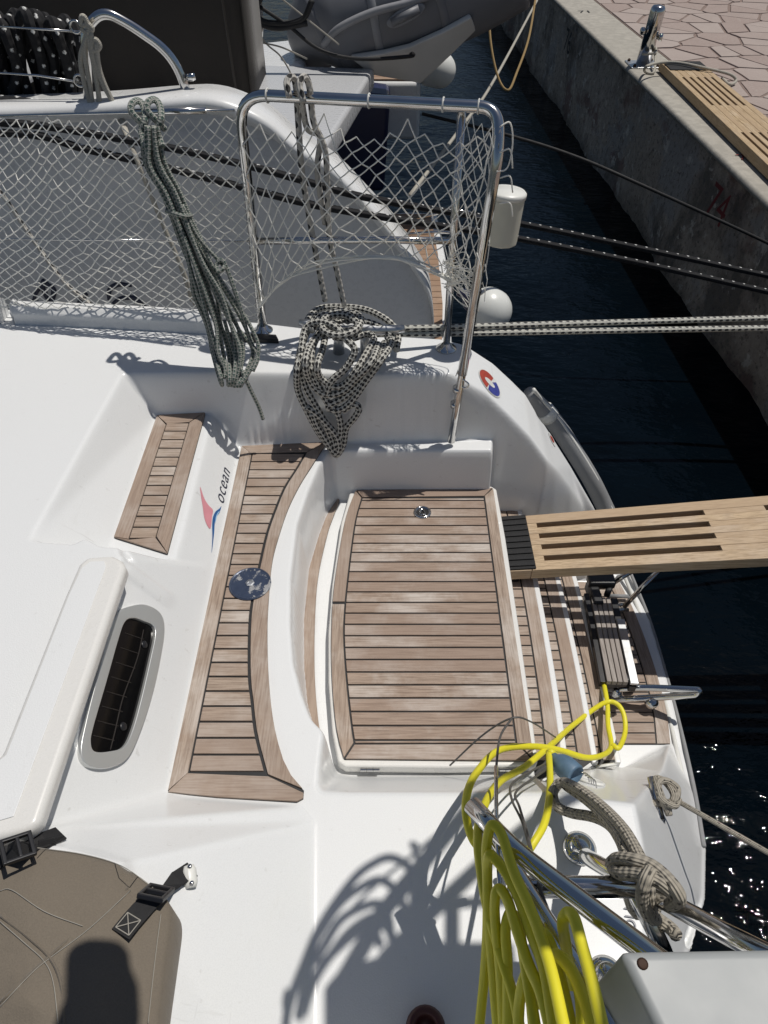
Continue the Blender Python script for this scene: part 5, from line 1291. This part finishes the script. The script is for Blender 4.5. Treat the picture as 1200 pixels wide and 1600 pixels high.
for i in range(9):
    t0, t1 = .06 + i * .1, .06 + (i + 1) * .1 - .008; A_, B_, C_, D_ = [lerp(pl3[0], pl3[3], t) for t in (t0, t1)] + [lerp(pl3[1], pl3[2], t) for t in (t1, t0)]
    A_, D_ = lerp(A_, D_, .06), lerp(A_, D_, .94); B_, C_ = lerp(B_, C_, .06), lerp(B_, C_, .94)
    v, f = prism_geo([p + Vector((0, 0, .002)) for p in (A_, B_, C_, D_)], (0, 0, .008)); obj('plank', v, f, M['teakn'], p3)
dg_ = empty('dinghy', UY(620, 110, 4.5), 'dark grey inflatable dinghy with a white hull hung up at the top', 'dinghy')
tubep = catmull([UY(486, 92, 4.55), UY(500, 56, 4.52), UY(545, 26, 4.5), UY(630, 2, 4.5), UY(715, -32, 4.5), UY(800, -80, 4.5)], 8)
MB().tube(tubep, [.10 + .17 * min(1, i / 14) for i in range(len(tubep))], 24).build('tube', M['dinghy'], dg_, smooth=True)
tp2 = catmull([UY(580, -20, 4.95), UY(620, -30, 4.95), UY(720, -60, 4.95)], 8); MB().tube(tp2, .24, 20).build('tube', M['dinghy'], dg_, smooth=True)
# white hull: a V section lofted along the tube
vs, fs = [], []
secs = [((548, 92), (580, 104), (600, 80)), ((600, 84), (625, 112), (650, 70)), ((640, 74), (656, 118), (700, 52)), ((690, 52), (700, 76), (735, 30)), ((735, 28), (742, 34), (756, 14))]
for a, b, c in secs: vs += [UY(a[0], a[1] - 4, 4.24), UY(b[0], b[1] + 8, 4.34), UY(c[0] + 6, c[1] + 4, 4.62)]
for i in range(len(secs) - 1):
    for k in range(2): q = i * 3 + k; fs.append((q, q + 1, q + 4, q + 3))
obj('hull', vs, fs, M['under'], dg_, solid=.03, bevel=.008)
def on_tube(u, v):
    return UY(u, v, 4.19)
P = catmull([UY(*p, 4.20) for p in ((605, 32), (625, 14), (655, 4), (664, 12), (650, 28), (622, 42), (608, 42))], 4, True)
obj('handle_patch', P, [tuple(range(len(P)))], M['dinghy_l'], dg_, solid=.03, bevel=.006)
MB().tube([UY(612, 36, 4.175), UY(655, 14, 4.175)], .02, 8).build('handle', M['dinghy'], dg_, smooth=True)
for s_ in (.30, .52, .74):
    i_ = int(s_ * (len(tubep) - 1)); rr_ = (.10 + .17 * min(1, i_ / 14)) * 1.004; dd = (tubep[i_ + 1] - tubep[i_ - 1]).normalized()
    MB().lathe(tubep[i_], [(rr_, -.02), (rr_ + .003, -.018), (rr_ + .003, .018), (rr_, .02)], 32, dd).build('seam_band', M['dinghy_l'] if s_ == .52 else M['dinghy'], dg_, smooth=True)
MB().tube(catmull([UY(505, 70, 4.26), UY(530, 44, 4.2), UY(580, 20, 4.2), UY(640, 4, 4.2), UY(690, -14, 4.2)], 6), .018, 8).build('rubbing_strip', M['dinghy_l'], dg_, smooth=True)
# lashing lines
la_ = empty('lashing_lines', UY(470, 80, 4.3), 'thin black and white lashing lines strung round the far stern post and dinghy', 'line')
for L, r_, m_ in (([(405, 10), (450, 40), (500, 78), (560, 92), (640, 88), (642, 82)], .009, 'blackrope_thin'), ([(380, -10), (410, 60), (440, 90), (460, 130), (466, 180)], .004, 'thread'), ([(430, -10), (480, 30), (530, 70)], .004, 'thread'), ([(405, 66), (440, 74), (480, 92)], .004, 'thread'), ([(390, 20), (420, 36), (470, 32), (488, 0)], .014, 'blackrope_thin'), ([(390, 30), (430, 44), (480, 36)], .014, 'blackrope_thin'), ([(396, 40), (400, 10), (410, -10)], .016, 'blackrope_thin')):
    rope('line', [UY(a, b, 4.15) for a, b in L], r_, M[m_], la_, 8, 6)
# lines over the water
o = rope('white_mooring_line', [UY(640, 306, 3.7), UY(720, 200, 5.0), UY(772, 125, 6.2), UY(850, -20, 9.0)], .011, M['rope_cream'], None, 12, 8); tag(o, 'white mooring line slanting from the neighbour up across the open water', 'rope')
o = rope('ochre_line', [UY(764, -20, 6.5), UY(766, 60, 6.2), UY(778, 120, 6.0), UY(794, 141, 5.9), UY(808, 112, 6.1), UY(826, 60, 6.5), UY(838, -10, 7)], .009, M['ochre'], None, 10, 8); tag(o, 'slack ochre line hanging in a loop beside the white mooring line', 'rope')
o = rope('dark_cable', [UY(660, 178, 4.5), UY(800, 213, 4.2), UY(900, 245, 4.1), UY(1000, 288, 4.0), UY(1200, 380, 3.9), UY(1400, 480, 3.8)], .009, M['blackrope_thin'], None, 12, 8); tag(o, 'thin black line sagging in front of the berth number on the quay wall', 'rope')
# ================================================================== on the quay
bo = U(1004, 102, ZQ); ax = Vector((.06, -.02, 1)).normalized()
bl_ = empty('quay_bollard', bo, 'polished steel bollard post with bolts on the quay coping', 'bollard')
MB().lathe(bo, [(.062, 0), (.062, .40), (.058, .425), (.046, .44), (.0, .448)], 28, ax).build('post', ST, bl_, smooth=True)
MB().box(bo + Vector((0, 0, .006)), (.26, .26, .012)).build('base_plate', M['alu'], bl_, bevel=.003)
for h, s_ in ((.22, (.85, -.5, 0)), (.26, (-.95, -.2, 0))): MB().lathe(bo + ax * h, [(.02, .05), (.02, .075), (.03, .078), (.03, .10), (.0, .105)], 14, s_).build('bolt', ST, bl_, smooth=True)
for a in range(4): MB().lathe(bo + Vector((.1 * (1 if a % 2 else -1), .1 * (1 if a > 1 else -1), .012)), [(.014, 0), (.014, .012), (.006, .02)], 6).build('bolt', M['rust'], bl_)
# second gangway lying on the quay
q0 = U(1031, 96, ZQ + .075); q1 = U(1198, 256, ZQ + .075); qd = (q1 - q0).normalized(); qs = (U(1089, 92, ZQ + .075) - q0); qs = qs - qd * qs.dot(qd); qw = qs.length; qs.normalize()
if qs.x < 0: qs = -qs
g2 = empty('gangway', q0 + qd * .8 - Vector((0, 0, .075)), 'yellowish wooden gangway with rows of slots lying along the quay beside the bollard', 'gangway')
def q2(s_, w, h=0): return q0 + qd * s_ + qs * (w * qw) + Vector((0, 0, h))
def qprism(name, s0, s1, w0_, w1_, h0, h1, mat, bv=.004):
    v, f = prism_geo([q2(s0, w0_, h0), q2(s1, w0_, h0), q2(s1, w1_, h0), q2(s0, w1_, h0)], (0, 0, h1 - h0)); return obj(name, v, f, mat, g2, bevel=bv, seg=2)
LT = 7.5; n = 6; sl_ = .028
for k in range(n): qprism('slat', .0, LT, k / n + (sl_ if k else 0), (k + 1) / n - (sl_ if k < n - 1 else 0), -.065, 0, M['gangy'])
s_ = 0; blocks = [(0.0, .50)]
x = .50 + .78
while x < LT: blocks.append((x, min(LT, x + .62))); x += .62 + .78
for a, b in blocks:
    for k in range(1, n): qprism('filler_block', a + .001, b - .001, k / n - sl_ + .0008, k / n + sl_ - .0008, -.064, -.002, M['gangy'], .001)
qprism('end_mat', .02, .30, .03, .97, .001, .008, M['webbing'], .002)
for s__ in (1.2, 3.0, 5.0): qprism('cross_bearer', s__, s__ + .08, .02, .98, -.074, -.0655, M['gangy'])
gl = empty('grey_lashing', bo + Vector((.1, -.1, 0)), 'grey cord tied to the steel bollard and looped over the quay gangway', 'rope')
rope('strand', [bo + Vector((-.05, -.07, .10)), bo + Vector((.06, -.08, .11)), bo + Vector((.09, .03, .12)), U(1022, 112, ZQ + .02), U(1008, 112, ZQ + .02), U(1010, 104, ZQ + .1), U(1030, 98, ZQ + .1), U(1060, 98, ZQ + .1), U(1100, 106, ZQ + .1), U(1140, 116, ZQ + .07), U(1150, 126, ZQ + .03), U(1140, 132, ZQ + .02), U(1128, 122, ZQ + .04)], .011, M['rope_cream'], gl, 8, 8)

# ================================================================== unseen rig added above the view, shaped to cast the near deck's shadow
ZGA = 1.42
def over(u, v, zd=ZC): return U(u, v, zd) + SUN_DISP * (ZGA - zd)      # the place overhead whose shade falls on that spot of deck
rig = empty('shadow_rig', Vector((.70, .20, ZC)), 'unseen rig of bars and panel added overhead to throw the near deck shadow', 'shadow rig')
for L, r_ in (([(850, 1165), (748, 1245), (650, 1362), (596, 1428), (520, 1560)], .016), ([(905, 1240), (853, 1268), (752, 1352), (662, 1436), (600, 1500)], .015), ([(655, 1362), (655, 1420), (655, 1500)], .014), ([(706, 1400), (706, 1490)], .014), ([(690, 1412), (790, 1408)], .010)):
    MB().tube([over(*p) for p in L], r_, 14).build('shadow_rig_tube', ST, rig, smooth=True)
P = [over(*p) for p in ((536, 1512), (660, 1471), (804, 1471), (812, 1540), (800, 1640), (690, 1700), (540, 1700), (513, 1660), (513, 1540))]
v, f = prism_geo(P, (0, 0, .03)); obj('shadow_rig_panel', v, f, M['dinghy'], rig, bevel=.006)
P = [over(a_, b_, .06) for a_, b_ in ((137, 1449), (196, 1447), (210, 1462), (214, 1486), (226, 1512), (230, 1560), (214, 1700), (90, 1700), (98, 1600), (121, 1545), (123, 1470))]
v, f = prism_geo(P, (0, 0, .06)); obj('shadow_slab', v, f, M['dinghy'], rig, bevel=.015)  # unseen slab added overhead to cast the dark shape on the canvas
MB().tube([over(160, 1690, .06) + Vector((0, 0, .03)), over(600, 1690) + Vector((0, 0, .02))], .014, 14).build('shadow_rig_tube', ST, rig, smooth=True)
MB().tube(fillet([over(690, 1690), Vector((.45, -.24, ZGA - .04)), Vector((.12, -.27, ZC))], .12), .018, 14).build('shadow_rig_leg', ST, rig, smooth=True)
sp_ = empty('shadow_loops', over(600, 1400), 'unseen loops added overhead to shade the deck in arcs', 'hose')
for L in ([(436, 1640), (445, 1583), (470, 1517), (503, 1443), (553, 1373), (587, 1347), (610, 1340), (633, 1350), (646, 1372), (644, 1420), (628, 1470)], [(480, 1500), (497, 1462), (530, 1413), (563, 1387), (593, 1375), (617, 1390), (632, 1420), (640, 1468)], [(462, 1600), (480, 1520), (505, 1480), (530, 1440), (560, 1420), (590, 1412), (606, 1430), (612, 1470)], [(470, 1590), (492, 1530), (520, 1488), (550, 1452), (585, 1432), (605, 1450), (620, 1480)], [(500, 1510), (530, 1480), (560, 1455), (580, 1450), (596, 1480)], [(440, 1600), (436, 1580), (442, 1560), (450, 1580)], [(648, 1332), (642, 1318), (652, 1322), (650, 1350)], [(700, 1290), (640, 1340), (590, 1380), (550, 1420)]):
    rope('shadow_loop', [over(*p) for p in L], .0085 if len(L) > 4 else .004, M['yellow'], sp_, 8, 10)  # loops added out of view to cast the arc-shaped shadows
